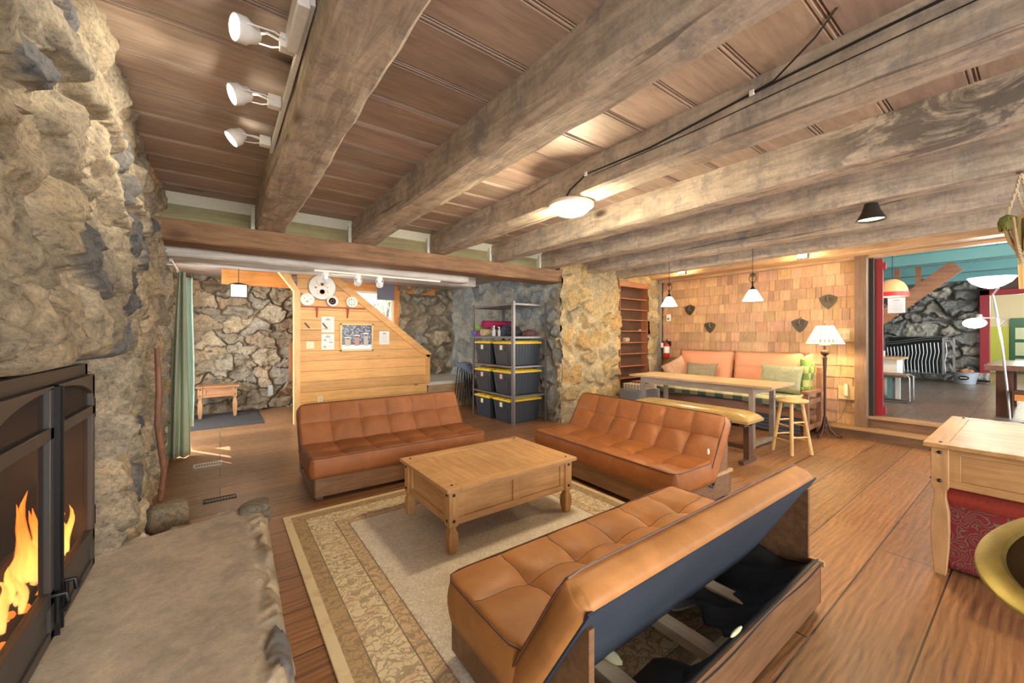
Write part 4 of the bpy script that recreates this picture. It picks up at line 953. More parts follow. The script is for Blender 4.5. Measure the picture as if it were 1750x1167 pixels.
b = MB(); b.tube([(0, 0, .235), (0, 0, .49)], .005, 6); b.build('chain', M_black, t)
light('POINT', 'lantern_light', (.25, 7.75, 2.0), 16, (1, .80, .55), shadow_soft_size=.1)

# ------------------------------------------------------------------ things on the pine wall
YW = 7.298
def blobs(b, spec, y):   # discs on the wall plane
    for (x, z, r, c) in spec:
        b.prism([(x + r * math.cos(a), z + r * math.sin(a)) for a in [k * PI / 5 for k in range(10)]], 'y', y - .0015, y, c)
M_ink = wood('paint', (.9, .9, .9), (1, 1, 1), 'x', 1, .4, 0, attr=True, var=0)
def plate(x, z, r, label, seed, rim=(.3, .3, .4), deco=None, group=None, lean=0):
    t = thing('painted_plate', label, 'plate', (x, YW - .02 - (.03 if r < .15 else 0), z), 0, group)
    M = Matrix.Rotation(PI / 2, 4, 'X')
    b = MB(); b.lathe([(.0001, 0), (r * .6, 0), (r * .9, .012), (r, .018), (r * .98, .020), (r * .88, .015), (r * .6, .004), (.0001, .004)], n=40, M=M, col=(.92, .90, .86)); b.build('plate_body', M_ink, t, smooth=True)
    b = MB(); b.tube([(r * .985 * math.cos(a), -.020, r * .985 * math.sin(a)) for a in [k * PI / 20 for k in range(40)]], r * .025, 6, closed=True, col=rim); b.build('rim_band', M_ink, t, smooth=True)
    b = MB(); blobs(b, deco, -.0045); b.build('decoration', M_ink, t)
    return t
O_, R_, G_, Y_, B_ = (.75, .30, .08), (.55, .10, .08), (.20, .32, .12), (.85, .62, .15), (.25, .25, .35)
plate(1.392, 2.275, .215, 'large white plate with orange flowers and a navy rim on the pine wall', 1, B_,
      [(0, .05, .032, O_), (.0, .05, .016, R_), (.10, .11, .022, O_), (.10, .11, .009, R_), (-.10, -.01, .018, R_), (-.05, .03, .010, G_), (-.07, .06, .009, G_), (-.09, .09, .009, G_), (.05, .02, .009, G_), (.08, .0, .009, G_), (.0, .10, .010, Y_), (.0, -.08, .045, R_), (.0, -.075, .036, Y_), (-.08, -.06, .009, O_), (.08, -.06, .009, G_), (.09, -.09, .008, G_), (-.07, -.11, .007, G_), (.06, -.12, .007, G_)])
dk = [(.055 * math.cos(a), .055 * math.sin(a), .013, G_) for a in [k * PI / 4 for k in range(8)]]
GP = 'small painted plates on the red wall shelf'
plate(1.158, 2.052, .105, 'small cream plate with green sprigs at the left end of the red shelf', 2, (.8, .8, .7), [(.0, -.03, .018, G_), (-.04, .02, .013, (.4, .5, .3)), (.05, .01, .013, (.4, .5, .3)), (0, .06, .010, Y_)], GP)
plate(1.545, 2.045, .092, 'small plate with dark red and gold ring, middle of the red shelf', 3, (.9, .7, .6), [(0, 0, .066, (.20, .08, .04))] + [(.042 * math.cos(a), -.0 + .042 * math.sin(a), .016, Y_ if k % 2 else O_) for k, a in enumerate([q * PI / 4 for q in range(8)])] + [(0, 0, .020, Y_)], GP)
plate(1.862, 2.045, .095, 'small white plate with a green star at the right end of the red shelf', 4, (.8, .8, .7), dk + [(0, 0, .01, G_), (0, .03, .008, G_), (0, -.03, .008, G_)], GP)
t = thing('wall_shelf', 'narrow red shelf on two brackets holding painted plates', 'shelf', (1.07, YW, 1.93))
M_redsh = plain('red_shelf', (.42, .10, .05), .5)
MB().box(0, -.10, 0, 1.02, 0, .02).build('board', M_redsh, t, bevel=.002)
for x in (.23, .72): MB().prism([(-.09, 0), (0, 0), (0, -.17), (-.02, -.15)], 'x', x, x + .022).build('bracket', M_redsh, t)
t = thing('coat_peg_rail', 'thin pine ledge with slanted pegs left of the notices', 'rail', (1.10, YW, 1.56))
MB().box(0, -.03, 0, .38, 0, .018).build('ledge', M_wall_pine_z, t)
for x in (.03, .30): 
    b = MB(); b.bar((x, -.01, .11), (x + .07, -.03, .02), .014, .018); b.build('peg', M_dark, t)
def notice(name, x, z, w, h, label, rows, icons=None, head=True):
    t = thing(name, label, 'notice', (x, YW, z), 0, 'white paper notices')
    MB().box(-w / 2, -.004, -h / 2, w / 2, -.0, h / 2).build('paper', plain('paper', (.86, .84, .82), .6), t)
    b = MB(); g = (.45, .45, .47); rs = random.Random(int(x * 100 + z * 10))
    if head: b.box(-w * .16, -.0055, h * .33, w * .16, -.004, h * .37, (.12, .12, .13)); b.box(-w * .22, -.0055, h * .27, w * .22, -.004, h * .30, (.12, .12, .13)); blobs(b, [(0, h * .44, w * .035, (.7, .25, .15))], -.004)
    for i in range(rows):
        zz = h * .2 - i * h * .6 / max(rows, 1); ww = w * (.30 + .1 * rs.random()); b.box(-ww, -.005, zz, ww * .9, -.004, zz + h * .012, g)
    for k in (icons or []): b.box(k[0] * w, -.0055, k[1] * h, (k[0] + k[2]) * w, -.004, (k[1] + k[3]) * h, (.06, .06, .07))
    b.build('printing', M_ink, t)
notice('paper_notice', 1.485, 1.645, .20, .27, 'white text notice pinned above the one with black symbols', 12)
notice('paper_notice', 1.485, 1.350, .20, .27, 'white notice with small black clothing symbols', 0, [(-.32, .08, .06, .09), (-.22, .05, .07, .09), (.10, -.06, .12, .05), (.25, -.06, .12, .05), (.08, .10, .28, .012), (.08, .15, .24, .012), (-.32, -.38, .05, .12), (-.22, -.38, .05, .12), (.08, -.30, .28, .012)])
notice('paper_notice', 2.455, 1.415, .185, .245, 'white text notice right of the framed picture', 10)
t = thing('framed_picture', 'gold framed snowy photo of three old sleds on the pine wall', 'picture', (1.962, YW, 1.425))
w, h = .57, .49
b = MB(); b.box(-w / 2, -.03, -h / 2, -w / 2 + .03, 0, h / 2).box(w / 2 - .03, -.03, -h / 2, w / 2, 0, h / 2).box(-w / 2, -.03, -h / 2, w / 2, 0, -h / 2 + .03).box(-w / 2, -.03, h / 2 - .03, w / 2, 0, h / 2)
b.build('frame', plain('gold_frame', (.62, .45, .20), .4, .3), t, bevel=.004)
mP, nt, n_, L_, P_ = mat_base('sled_photo'); vo = N(nt, 'ShaderNodeTexVoronoi'); vo.inputs['Scale'].default_value = 26; L_.new(coords(nt), vo.inputs['Vector'])
L_.new(ramp(nt, vo.outputs['Distance'], [(.1, (.50, .54, .62)), (.35, (.26, .28, .36)), (.6, (.07, .07, .10))]).outputs[0], P_.inputs['Base Color']); P_.inputs['Roughness'].default_value = .25
MB().box(-w / 2 + .02, -.012, -h / 2 + .02, w / 2 - .02, -.008, h / 2 - .02).build('print', mP, t)
b = MB(); b.box(-w / 2 + .02, -.0135, -h / 2 + .02, w / 2 - .02, -.0125, -h / 2 + .115, (.85, .88, .95))
for (cx_, hw, hh, c) in ((-.155, .050, .17, (.72, .62, .48)), (.0, .042, .22, (.62, .35, .30)), (.155, .042, .26, (.66, .60, .58))):
    zb = -h / 2 + .10
    b.prism([(cx_ - hw, zb), (cx_ + hw, zb), (cx_ + hw, zb + hh * .75), (cx_ + hw * .5, zb + hh * .93), (cx_, zb + hh), (cx_ - hw * .5, zb + hh * .93), (cx_ - hw, zb + hh * .75)], 'y', -.0155, -.0136, tuple(x * .45 for x in c))
    for k in range(4): b.box(cx_ - hw * .85 + k * hw * .45, -.017, zb + .005, cx_ - hw * .85 + k * hw * .45 + hw * .3, -.0156, zb + hh * .68, c)
    b.box(cx_ - hw * 1.2, -.018, zb + hh * .78, cx_ + hw * 1.2, -.0156, zb + hh * .86, (.88, .9, .95)); b.box(cx_ - hw * .5, -.0185, zb + hh * .66, cx_ + hw * .5, -.0156, zb + hh * .76, (.06, .05, .07))
b.build('sled_image', M_ink, t)
def plateswitch(name, loc, rz, w, h, label, cat, mat, kind):
    t = thing(name, label, cat, loc, rz)
    MB().box(-w / 2, -.008, -h / 2, w / 2, 0, h / 2).build('cover_plate', mat, t, bevel=.003)
    if kind == 'switch':
        for x in ((-.02, .02) if w > .1 else (0,)): MB().box(x - .006, -.018, -.012, x + .006, -.008, .012).build('toggle', mat, t)
    else:
        for z in (-.022, .022): MB().box(-.015, -.010, z - .013, .015, -.008, z + .013).build('socket', plain('socket', (.55, .5, .38), .5), t)
    return t
plateswitch('light_switch', (1.21, YW, 1.295), 0, .125, .12, 'double ivory switch plate on the pine wall below the pegs', 'switch', M_ivory, 'switch')
plateswitch('wall_outlet', (1.365, YW, .36), 0, .075, .12, 'ivory outlet low on the pine wall just above the sofa back', 'outlet', M_ivory, 'outlet')
t = plateswitch('wall_outlet', (.80, 9.17, .38), 0, .08, .13, 'white outlet low on the grey back stone wall', 'outlet', M_whitep, 'outlet')
MB().box(-.04, -.10, -.10, .04, .0, .10).build('wall_box', plain('grey_box', (.45, .45, .43), .6), t); bpy.data.objects[t.name].children
b = MB(); b.box(1.12, 8.98, .55, 1.24, 9.16, 1.30); tag(b.build('wood_plaque', wood('plaque', (.30, .12, .05), (.46, .2, .09), 'z', 1, .5)), 'brown board on the back stone wall behind the left post of the pine wall', 'board')

# ------------------------------------------------------------------ shelving rack with totes
rk = thing('shelving_rack', 'grey metal shelving rack standing against the blue-grey stone wall', 'shelving', (3.79, 5.08, 0))
M_rack = plain('rack_metal', (.20, .18, .17), .4, .6)
RW, RD, RH = .72, 1.27, 2.02
for x in (0, RW):
    for y in (0, RD): 
        b = MB(); s = 1 if x == 0 else -1; q = 1 if y == 0 else -1
        b.box(min(x, x + s * .045), min(y, y + q * .004), 0, max(x, x + s * .045), max(y, y + q * .004), RH).box(min(x, x + s * .004), min(y, y + q * .045), 0, max(x, x + s * .004), max(y, y + q * .045), RH); b.build('post', M_rack, rk)
for z in (.47, .955, 1.44, 1.985):
    b = MB().box(.004, .004, z - .03, RW - .004, .03, z).box(.004, RD - .03, z - .03, RW - .004, RD - .004, z).box(.004, .03, z - .03, .03, RD - .03, z).box(RW - .03, .03, z - .03, RW - .004, RD - .03, z).box(.01, .01, z - .012, RW - .01, RD - .01, z - .004)
    b.build('shelf', M_rack, rk)
M_tote = plain('tote_black', (.035, .042, .055), .35, vs=5); M_lid = plain('tote_lid', (.78, .52, .04), .45); M_lab = plain('tote_label', (.75, .78, .45), .6); M_lab2 = plain('tote_label_red', (.78, .45, .42), .6)
def tote(label, lid_shift=0):
    t = thing('storage_tote', label, 'storage bin', (0, 0, 0), 0, 'black totes with yellow lids on the rack')
    L0, W0, H0 = .70, .50, .375
    def ring(s, z): return [(L0 / 2 * s * a + .0, W0 / 2 * s * b_, z) for a, b_ in ((-1, -1), (1, -1), (1, 1), (-1, 1))]
    b = MB(); vs = ring(.84, 0) + ring(.97, H0); b.add(vs, [(3, 2, 1, 0), (4, 5, 6, 7), (0, 1, 5, 4), (1, 2, 6, 5), (2, 3, 7, 6), (3, 0, 4, 7)])
    for k in range(5):
        y = -.17 + k * .085
        b.add([(-L0 / 2 * .845 - .004, y * .86, .02), (-L0 / 2 * .845 - .004, y * .86 + .02, .02), (-L0 / 2 * .965 - .004, y + .02, H0 - .12), (-L0 / 2 * .965 - .004, y, H0 - .12), (-L0 / 2 * .8, y * .86, .02), (-L0 / 2 * .8, y * .86 + .02, .02), (-L0 / 2 * .9, y + .02, H0 - .12), (-L0 / 2 * .9, y, H0 - .12)], [(0, 1, 2, 3), (0, 3, 7, 4), (1, 5, 6, 2), (3, 2, 6, 7)]) if k in (0, 4) else None
    for k in range(9):
        x = -.27 + k * .065
        for s in (-1, 1): b.add([(x * .9, s * W0 / 2 * .845, .02), (x * .9 + .02, s * W0 / 2 * .845, .02), (x + .02, s * (W0 / 2 * .965 + .006), H0 - .02), (x, s * (W0 / 2 * .965 + .006), H0 - .02)], [(0, 1, 2, 3)])
    b.build('bin', M_tote, t, bevel=.006)
    b = MB(); b.box(-L0 / 2 * .985, -W0 / 2 * .985, H0, L0 / 2 * .985, W0 / 2 * .985, H0 + .02).box(-L0 / 2 * 1.0, -W0 / 2, H0 - .015, L0 / 2, W0 / 2, H0 + .008)
    for k in range(3): b.box(-L0 / 2 * .94, -W0 / 2 * .8 + k * .15, H0 + .02, L0 / 2 * .9, -W0 / 2 * .8 + k * .15 + .06, H0 + .034)
    b.build('lid', M_lid, t, bevel=.006)
    b = MB(); b.box(-L0 / 2 * .935 - .012, -.09, H0 - .14, -L0 / 2 * .9, .09, H0 - .02); b.build('end_panel', M_tote, t, bevel=.003)
    b = MB(); b.box(-L0 / 2 * .935 - .015, -.035, H0 - .115, -L0 / 2 * .935 - .012, .035, H0 - .04); b.build('label_card', M_lab, t)
    return t
TL = ['floor level black tote with a yellow lid and white label, nearer the front post', 'floor level black tote with a yellow lid and yellow label, far left',
      'black tote with a yellow lid and red label, middle level, nearer the front post', 'black tote with a yellow lid and red label, middle level, far left',
      'black tote with a yellow lid on the upper rack shelf, near the front post', 'black tote with a yellow lid on the upper rack shelf, far left one']
tt = tote(TL[0]); k = 0
for z in (.0, .472, .957):
    for y in (5.42, 5.985):
        o = tt if k == 0 else dup(tt, (0, 0, 0), 0, TL[k])
        o.location = (4.13 - (.02 if k % 2 else 0), y, z)
        if k in (2, 3):
            for c in o.children:
                if c.name.startswith('label_card'): c.data = c.data.copy(); c.data.materials[0] = M_lab2
        k += 1
# things on the top shelf of the rack
def roll(label, x, y, z, r, L_, c, rz=0.0, yaw=0):
    t = thing('yoga_mat', label, 'yoga mat', (x, y, z), yaw, 'rolled yoga mats on the rack')
    b = MB(); n = 60; pts = []
    for i in range(n): a = i / n * 2 * PI * 3.6; rr = r * (.22 + .78 * i / n); pts.append((0, rr * math.cos(a), r + rr * math.sin(a)))
    b.add([(0, p[1], p[2]) for p in pts] + [(L_, p[1], p[2]) for p in pts], [(i, i + 1, n + i + 1, n + i) for i in range(n - 1)]); o = b.build('roll', plain('mat_%02d' % int(c[0] * 99 + c[1] * 50), c, .8), t, smooth='all')
    m = o.modifiers.new('s', 'SOLIDIFY'); m.thickness = .006; m.offset = 0
    return t
zt = 1.445
roll('beige rolled yoga mat lying in front on the rack shelf', 3.76, 5.98, zt, .065, .62, (.55, .42, .24), yaw=.0)
roll('small plum rolled yoga mat beside the beige one', 3.76, 6.12, zt, .05, .6, (.30, .06, .12))
roll('blue and purple rolled yoga mat at the far left of the rack shelf', 3.74, 6.24, zt, .055, .6, (.17, .13, .35))
roll('green rolled yoga mat lying on top of the plum ones', 3.77, 6.18, zt + .115, .045, .6, (.22, .42, .04))
roll('large burgundy rolled yoga mat topmost in the pile', 3.80, 6.0, zt + .135, .075, .62, (.36, .02, .09), yaw=.02)
M_bot = plain('bottle_white', (.62, .66, .68), .3)
for i, (x, y, h) in enumerate(((3.86, 5.76, .15), (3.83, 5.68, .18), (3.88, 5.60, .16))):
    t = thing('spray_bottle', ['small white bottle beside the beige mat on the rack', 'tallest white bottle, middle of three on the rack', 'white bottle nearest the dark bags on the rack'][i], 'bottle', (x, y, zt), 0, 'bottles on the rack shelf')
    MB().lathe([(.022, 0), (.024, .01), (.024, h * .6), (.010, h * .72), (.010, h * .8)], n=14).build('bottle_body', M_bot, t, smooth=True)
    MB().cyl((0, 0, h * .8), (0, 0, h), .009).box(-.03, -.006, h * .93, .01, .006, h).build('pump', M_whitep, t)
def lump(name, label, cat, c, r, sc, col, seed, rough=.8):
    b = MB(); b.ball((0, 0, 0), 1, 12); vs = []
    for p in b.v:
        q = Vector(p); k = 1 + .45 * mn.noise(q * 1.6 + Vector((seed, 0, 0))) + .2 * mn.noise(q * 4 + Vector((0, seed, 0))); q *= k
        vs.append((q.x * r * sc[0], q.y * r * sc[1], max(-.7 * r * sc[2], q.z * r * sc[2]) + .7 * r * sc[2]))
    b.v = vs; o = b.build(name, plain('cloth_%d' % seed, col, rough, var=.4, vs=14), None, smooth='all'); o.location = c
    return tag(o, label, cat)
lump('dark_bag', 'black crumpled bag on the rack shelf behind the front post', 'bag', (4.05, 5.42, zt), .11, (1.3, 1.1, .9), (.03, .03, .035), 61)
lump('cloth_bundle', 'maroon and brown cloth bundle at the near end of the rack shelf', 'cloth', (4.28, 5.27, zt), .09, (1.4, 1, .7), (.14, .06, .07), 62)
lump('cloth_bundle', 'dark blue grey cloth bundle behind the bottles on the rack', 'cloth', (4.12, 5.70, zt), .12, (1.2, 1, .9), (.09, .10, .16), 63)
# stacked stools
def cafe_stool():
    t = thing('stacking_stool', '', 'stool', (0, 0, 0), 0, 'stack of blue seated stools on the ledge side')
    MB().lathe([(.15, .69), (.165, .70), (.168, .725), (.14, .745), (.0001, .75)], n=24).build('seat', plain('blue_vinyl', (.20, .26, .38), .5), t, smooth=True)
    for k in range(4):
        a = PI / 4 + k * PI / 2; b = MB(); b.tube([(.11 * math.cos(a), .11 * math.sin(a), .69), (.19 * math.cos(a), .19 * math.sin(a), 0)], .009, 8); b.build('leg', M_black, t, smooth=True)
    return t
s0 = cafe_stool(); lb = ['bottom blue stool of the stack beside the rack', 'second blue stool up in the stack beside the rack', 'third blue stool up in the stack beside the rack', 'fourth blue stool up in the stack beside the rack', 'topmost pale blue stool of the stack beside the rack']
for i in range(5):
    o = s0 if i == 0 else dup(s0, (0, 0, 0)); o['label'] = lb[i]; o.location = (4.16 - i * .045, 6.95 + i * .02, -.16 + i * .04 + .16)

# ------------------------------------------------------------------ bookcase in the wall
bk = thing('bookcase', 'built-in reddish bookcase recessed between two stone pillars', 'bookcase', (6.12, 4.80, .0))
M_bk = wood('bookcase_wood', (.28, .10, .045), (.42, .17, .08), 'z', 1, .5, .1); M_bkx = wood('bookcase_shelf', (.30, .11, .05), (.44, .18, .09), 'x', 1, .5, .1)
MB().box(0, .30, .3, .90, .32, 2.46).build('back_panel', M_bk, bk)
for x in (0, .88): MB().box(x, .0, .0, x + .02, .32, 2.46).build('side_panel', M_bk, bk)
MB().box(-.03, -.02, 2.40, .93, .32, 2.50).build('header_board', M_bkx, bk)
import sys
for i, z in enumerate((.02, .33, .62, .85, 1.09, 1.31, 1.535, 1.75, 1.955, 2.165)): MB().box(.02, .01, z, .88, .31, z + .02).build('shelf', M_bkx, bk)
b = MB(); b.box(6.05, 4.79, 0, 7.05, 4.80 - .0 + .001, 0.001)
rock('display_stone', (6.46, 4.92, 1.332), .075, 15, (.70, .55, .34), 'pale tan stone displayed on a bookcase shelf', 'stone')
for i, (x, c, r, l) in enumerate(((6.22, (.08, .05, .05), .03, 'leftmost small dark stone on the upper bookcase shelf'), (6.36, (.10, .06, .05), .035, 'second small dark stone on the upper bookcase shelf'), (6.52, (.12, .07, .05), .028, 'third small dark stone on the upper bookcase shelf'), (6.84, (.6, .5, .4), .032, 'small pale stone at the right end of the upper bookcase shelf'))):
    o = rock('display_stone', (x, 4.88, 1.555), r, 20 + i, c, l, 'stone', sc=(1.5, 1, .6)); o['group'] = 'small stones on the bookcase shelf'

# ------------------------------------------------------------------ long table, bench, stool
M_tt = wood('table_plank', (.42, .27, .13), (.62, .44, .24), 'y', 1, .4, .15); M_tl = wood('table_grey', (.22, .17, .13), (.38, .31, .25), 'z', 1, .55, .3); M_tly = wood('table_grey_y', (.22, .17, .13), (.38, .31, .25), 'y', 1, .55, .3)
t = thing('long_table', 'long narrow wooden table in front of the orange daybed', 'table', (5.44, 1.98, 0))
b = MB()
for i in range(4): b.box(.19 * i + .001, 0, .79, .19 * i + .189, 2.10, .82)
b.build('tabletop', M_tt, t, bevel=.003)
MB().box(.036, .28, .70, .055, 1.84, .79).box(.705, .28, .70, .724, 1.84, .79).build('apron', M_tly, t)
for y in (.22, 1.84):
    for x in (.03, .67): MB().box(x, y, 0, x + .06, y + .06, .79).build('leg', M_tl, t, bevel=.003)
    MB().box(.09, y + .005, .02, .67, y + .055, .07).build('foot_rail', M_tly, t); MB().box(.09, y + .005, .70, .67, y + .055, .789).build('cross_rail', M_tly, t)
t = thing('padded_bench', 'long bench with a golden padded seat between the sofa and the long table', 'bench', (4.66, 1.93, 0))
b = MB()
def bs(i, j):
    x, y = .42 * i, 1.55 * j; e = min(i, 1 - i) * .42; f = min(j, 1 - j) * 1.55; k = math.sqrt(max(0, 1 - (1 - min(e, .10) / .10) ** 2)) * math.sqrt(max(0, 1 - (1 - min(f, .2) / .2) ** 2))
    return (x, y, .50 + .075 * k)
b.grid(bs, 24, 50); b.box(0, 0, .47, .42, 1.55, .50)
b.build('seat_pad', leather('gold_vinyl', (.50, .33, .12), .25), t, smooth=True)
for y in (.06, 1.43): MB().box(.04, y, .0, .38, y + .06, .04).box(.17, y, .04, .25, y + .06, .44).box(.06, y, .42, .36, y + .06, .47).build('leg', M_dark, t, bevel=.003)
MB().box(.19, .1, .14, .23, 1.45, .19).build('stretcher', M_dark, t)
M_st = wood('stool_birch', (.66, .42, .16), (.84, .60, .28), 'z', 1.4, .35, .05)
t = thing('bar_stool', 'round pale wooden stool at the near end of the long table', 'stool', (5.735, 1.87, 0))
MB().lathe([(.0001, .625), (.15, .625), (.172, .635), (.178, .648), (.172, .660), (.0001, .662)], n=36).build('seat', wood('stool_seat', (.66, .42, .16), (.84, .60, .28), 'x', 1.4, .35, .05), t, smooth=True)
LG = []
for k in range(4):
    a = math.radians(8) + PI / 4 + k * PI / 2 - .60; p = Vector((.105 * math.cos(a), .105 * math.sin(a), .628)); q = Vector((.20 * math.cos(a), .20 * math.sin(a), 0)); LG.append((p, q))
    b = MB(); b.tube([p, q], [.019, .0215], 12); b.build('leg', M_st, t, smooth=True)
for k in range(4):
    for z in ((.16, .34) if k % 2 else (.21, .39)):
        A, B = LG[k], LG[(k + 1) % 4]; s = z / .628; b = MB(); b.tube([A[1].lerp(A[0], s), B[1].lerp(B[0], s)], .0105, 8); b.build('rung', M_st, t, smooth=True)
# ------------------------------------------------------------------ daybed, cushions, blanket
M_db = wood('daybed_wood', (.12, .05, .03), (.26, .12, .065), 'y', 1, .45, .15); M_dbz = wood('daybed_post', (.20, .09, .05), (.36, .18, .10), 'z', 1, .45, .15)
db = thing('daybed', 'dark wooden daybed with orange back cushions and patterned cover by the shingle wall', 'daybed', (6.60, 1.95, 0))
MB().box(0, .06, .28, .05, 2.45, .42).build('front_rail', M_db, db, bevel=.003)
for i in range(5): MB().box(.02, .10, .05 + i * .048, .04, 2.42, .05 + i * .048 + .038).build('front_slat', plain('blue_slat', (.05, .055, .075), .5), db)
for (x, h) in ((0, .64), (.54, .98)):
    for y in (0, 2.46): MB().box(x, y, .0, x + .06, y + .06, h).build('post', M_dbz, db, bevel=.004)
for y in (-.02, 2.43): MB().box(-.04, y, .63, .58, y + .10, .67).build('armrest', M_dbz, db, bevel=.004); 
for y in (.01, 2.47):
    for z in (.12, .48): MB().box(.06, y, z, .54, y + .03, z + .07).build('side_rail', M_dbz, db)
MB().box(.05, .06, .28, .58, 2.45, .36).build('base', M_db, db)
M_orc, nt, n_, L_, P_ = mat_base('orange_stripe'); wv = N(nt, 'ShaderNodeTexWave', bands_direction='Y'); wv.inputs['Scale'].default_value = 26; wv.inputs['Distortion'].default_value = .6; L_.new(coords(nt), wv.inputs['Vector'])
L_.new(ramp(nt, wv.outputs['Fac'], [(.1, (.50, .20, .11)), (.6, (.72, .33, .19))]).outputs[0], P_.inputs['Base Color']); P_.inputs['Roughness'].default_value = .9
def puff(name, mat, parent, Wc, Hc, T, M, n=22, pinch=.10, fur=0, crease=0):
    b = MB()
    for s in (1, -1):
        def f(i, j):
            u, v = 2 * i - 1, 2 * j - 1
            t_ = T / 2 * (max(0, 1 - abs(u) ** 3) ** .5) * (max(0, 1 - abs(v) ** 3) ** .5)
            x = u * Wc / 2 * (1 - pinch * (1 - v * v) * abs(u) ** 3); z = v * Hc / 2 * (1 - pinch * (1 - u * u) * abs(v) ** 3)
            w = mn.noise(Vector((u * 3, v * 3, s * 3 + Wc * 9))) * .014 * (1 - u ** 4) * (1 - v ** 4) + (fur * mn.noise(Vector((u * 26, v * 26, s))) if fur else 0)
            if crease: w -= crease * math.exp(-(v - .1) ** 2 / .004)
            return (x, s * (t_ + w), z)
        b.grid(f, n, n, M=M)
    return b.build(name, mat, parent, smooth='all')
def placeM(loc, yaw, tilt): return Matrix.Translation(loc) @ Matrix.Rotation(yaw, 4, 'Z') @ Matrix.Rotation(tilt, 4, 'X')
puff('back_cushion', M_orc, db, 1.0, .62, .24, placeM((.50, .72, .88), PI / 2, .20), pinch=.03, crease=.015)
puff('back_cushion', M_orc, db, 1.0, .62, .24, placeM((.50, 1.72, .88), PI / 2, .20), pinch=.03)
# patterned cover over the seat mattress
mC, nt, n_, L_, P_ = mat_base('patterned_cover'); v = coords(nt); sp = N(nt, 'ShaderNodeSeparateXYZ'); L_.new(v, sp.inputs[0])
ck = N(nt, 'ShaderNodeTexChecker'); ck.inputs['Scale'].default_value = 7; ck.inputs[1].default_value = (.62, .56, .28, 1); ck.inputs[2].default_value = (.10, .16, .05, 1); L_.new(v, ck.inputs['Vector'])
bd = ramp(nt, sp.outputs[2], [(.0, (.03, .035, .05)), (.49, (.05, .07, .07)), (.505, (.66, .58, .34)), (.56, (.30, .36, .12)), (.57, (.62, .58, .36))]); bd.color_ramp.interpolation = 'CONSTANT'
L_.new(mix(nt, .25, bd.outputs[0], ck.outputs[0]), P_.inputs['Base Color']); P_.inputs['Roughness'].default_value = .95
b = MB()
def cov(i, j):
    y = .07 + 2.38 * i; prof = [(.50, .585), (.30, .60), (.10, .592), (.0, .575), (-.03, .53), (-.03, .49), (-.025, .43 + .05 * math.sin(i * 3.1) ** 2 - .03)]
    k = j * (len(prof) - 1); a = int(min(k, len(prof) - 2)); t = k - a; p = prof[a]; q = prof[a + 1]
    return (p[0] + (q[0] - p[0]) * t + .006 * math.sin(i * 40), y, p[1] + (q[1] - p[1]) * t - .012 * math.sin(i * PI) + .008 * mn.noise(Vector((i * 9, j * 4, 0))))
b.grid(cov, 60, 18); o = b.build('seat_cover', mC, db, smooth='all'); md = o.modifiers.new('s', 'SOLIDIFY'); md.thickness = .006
puff('mattress', plain('mattress_dark', (.06, .06, .07), .9), db, 2.36, .60, .22, Matrix.Translation((.29, 1.26, .465)) @ Matrix.Rotation(PI / 2, 4, 'Z') @ Matrix.Rotation(PI / 2, 4, 'X'), pinch=0)
mG, nt, n_, L_, P_ = mat_base('green_plaid'); ck = N(nt, 'ShaderNodeTexChecker'); ck.inputs['Scale'].default_value = 10; ck.inputs[1].default_value = (.44, .44, .15, 1); ck.inputs[2].default_value = (.14, .24, .06, 1); L_.new(coords(nt), ck.inputs['Vector']); L_.new(ck.outputs[0], P_.inputs['Base Color']); P_.inputs['Roughness'].default_value = .95
b = MB(); b.grid(lambda i, j: (.46 + .17 * math.cos(i * PI) + .03 * j, .185 - .10 * math.sin(i * PI) ** .6 + .012 * math.sin(j * 9), .62 + .56 * j ** .9 - .05 * abs(2 * i - 1) * j ** 4), 20, 16)
o = b.build('plaid_blanket', mG, None, smooth='all'); o.location = (6.60, 1.95, 0); md = o.modifiers.new('s', 'SOLIDIFY'); md.thickness = .03; tag(o, 'green and yellow plaid blanket over the right end of the daybed', 'blanket')
def cushion_thing(label, col, loc, yaw, tilt, w, h, T, seed, fur=0, roll=0, vs=30):
    t = puff('cushion', plain('cushion_%d' % seed, col, .95, var=.3, vs=vs, bmp=.4), None, w, h, T, Matrix.Rotation(roll, 4, 'Y'), fur=fur, n=26 if not fur else 60)
    t.location = loc; t.rotation_euler = (tilt, 0, yaw); return tag(t, label, 'cushion', 'loose cushions on the daybed')
cushion_thing('peach cushion tipped on its corner at the far left of the daybed', (.60, .36, .24), (6.98, 4.16, .80), PI / 2 + .25, .15, .46, .42, .15, 71, roll=.55)
cushion_thing('plain grey brown cushion on the left side of the daybed', (.24, .20, .13), (6.86, 3.62, .80), PI / 2 + .05, .30, .56, .36, .15, 72)
cushion_thing('shaggy grey green cushion on the right side of the daybed', (.34, .33, .20), (6.80, 2.36, .80), PI / 2 - .05, .34, .58, .44, .20, 73, fur=.016, vs=60)
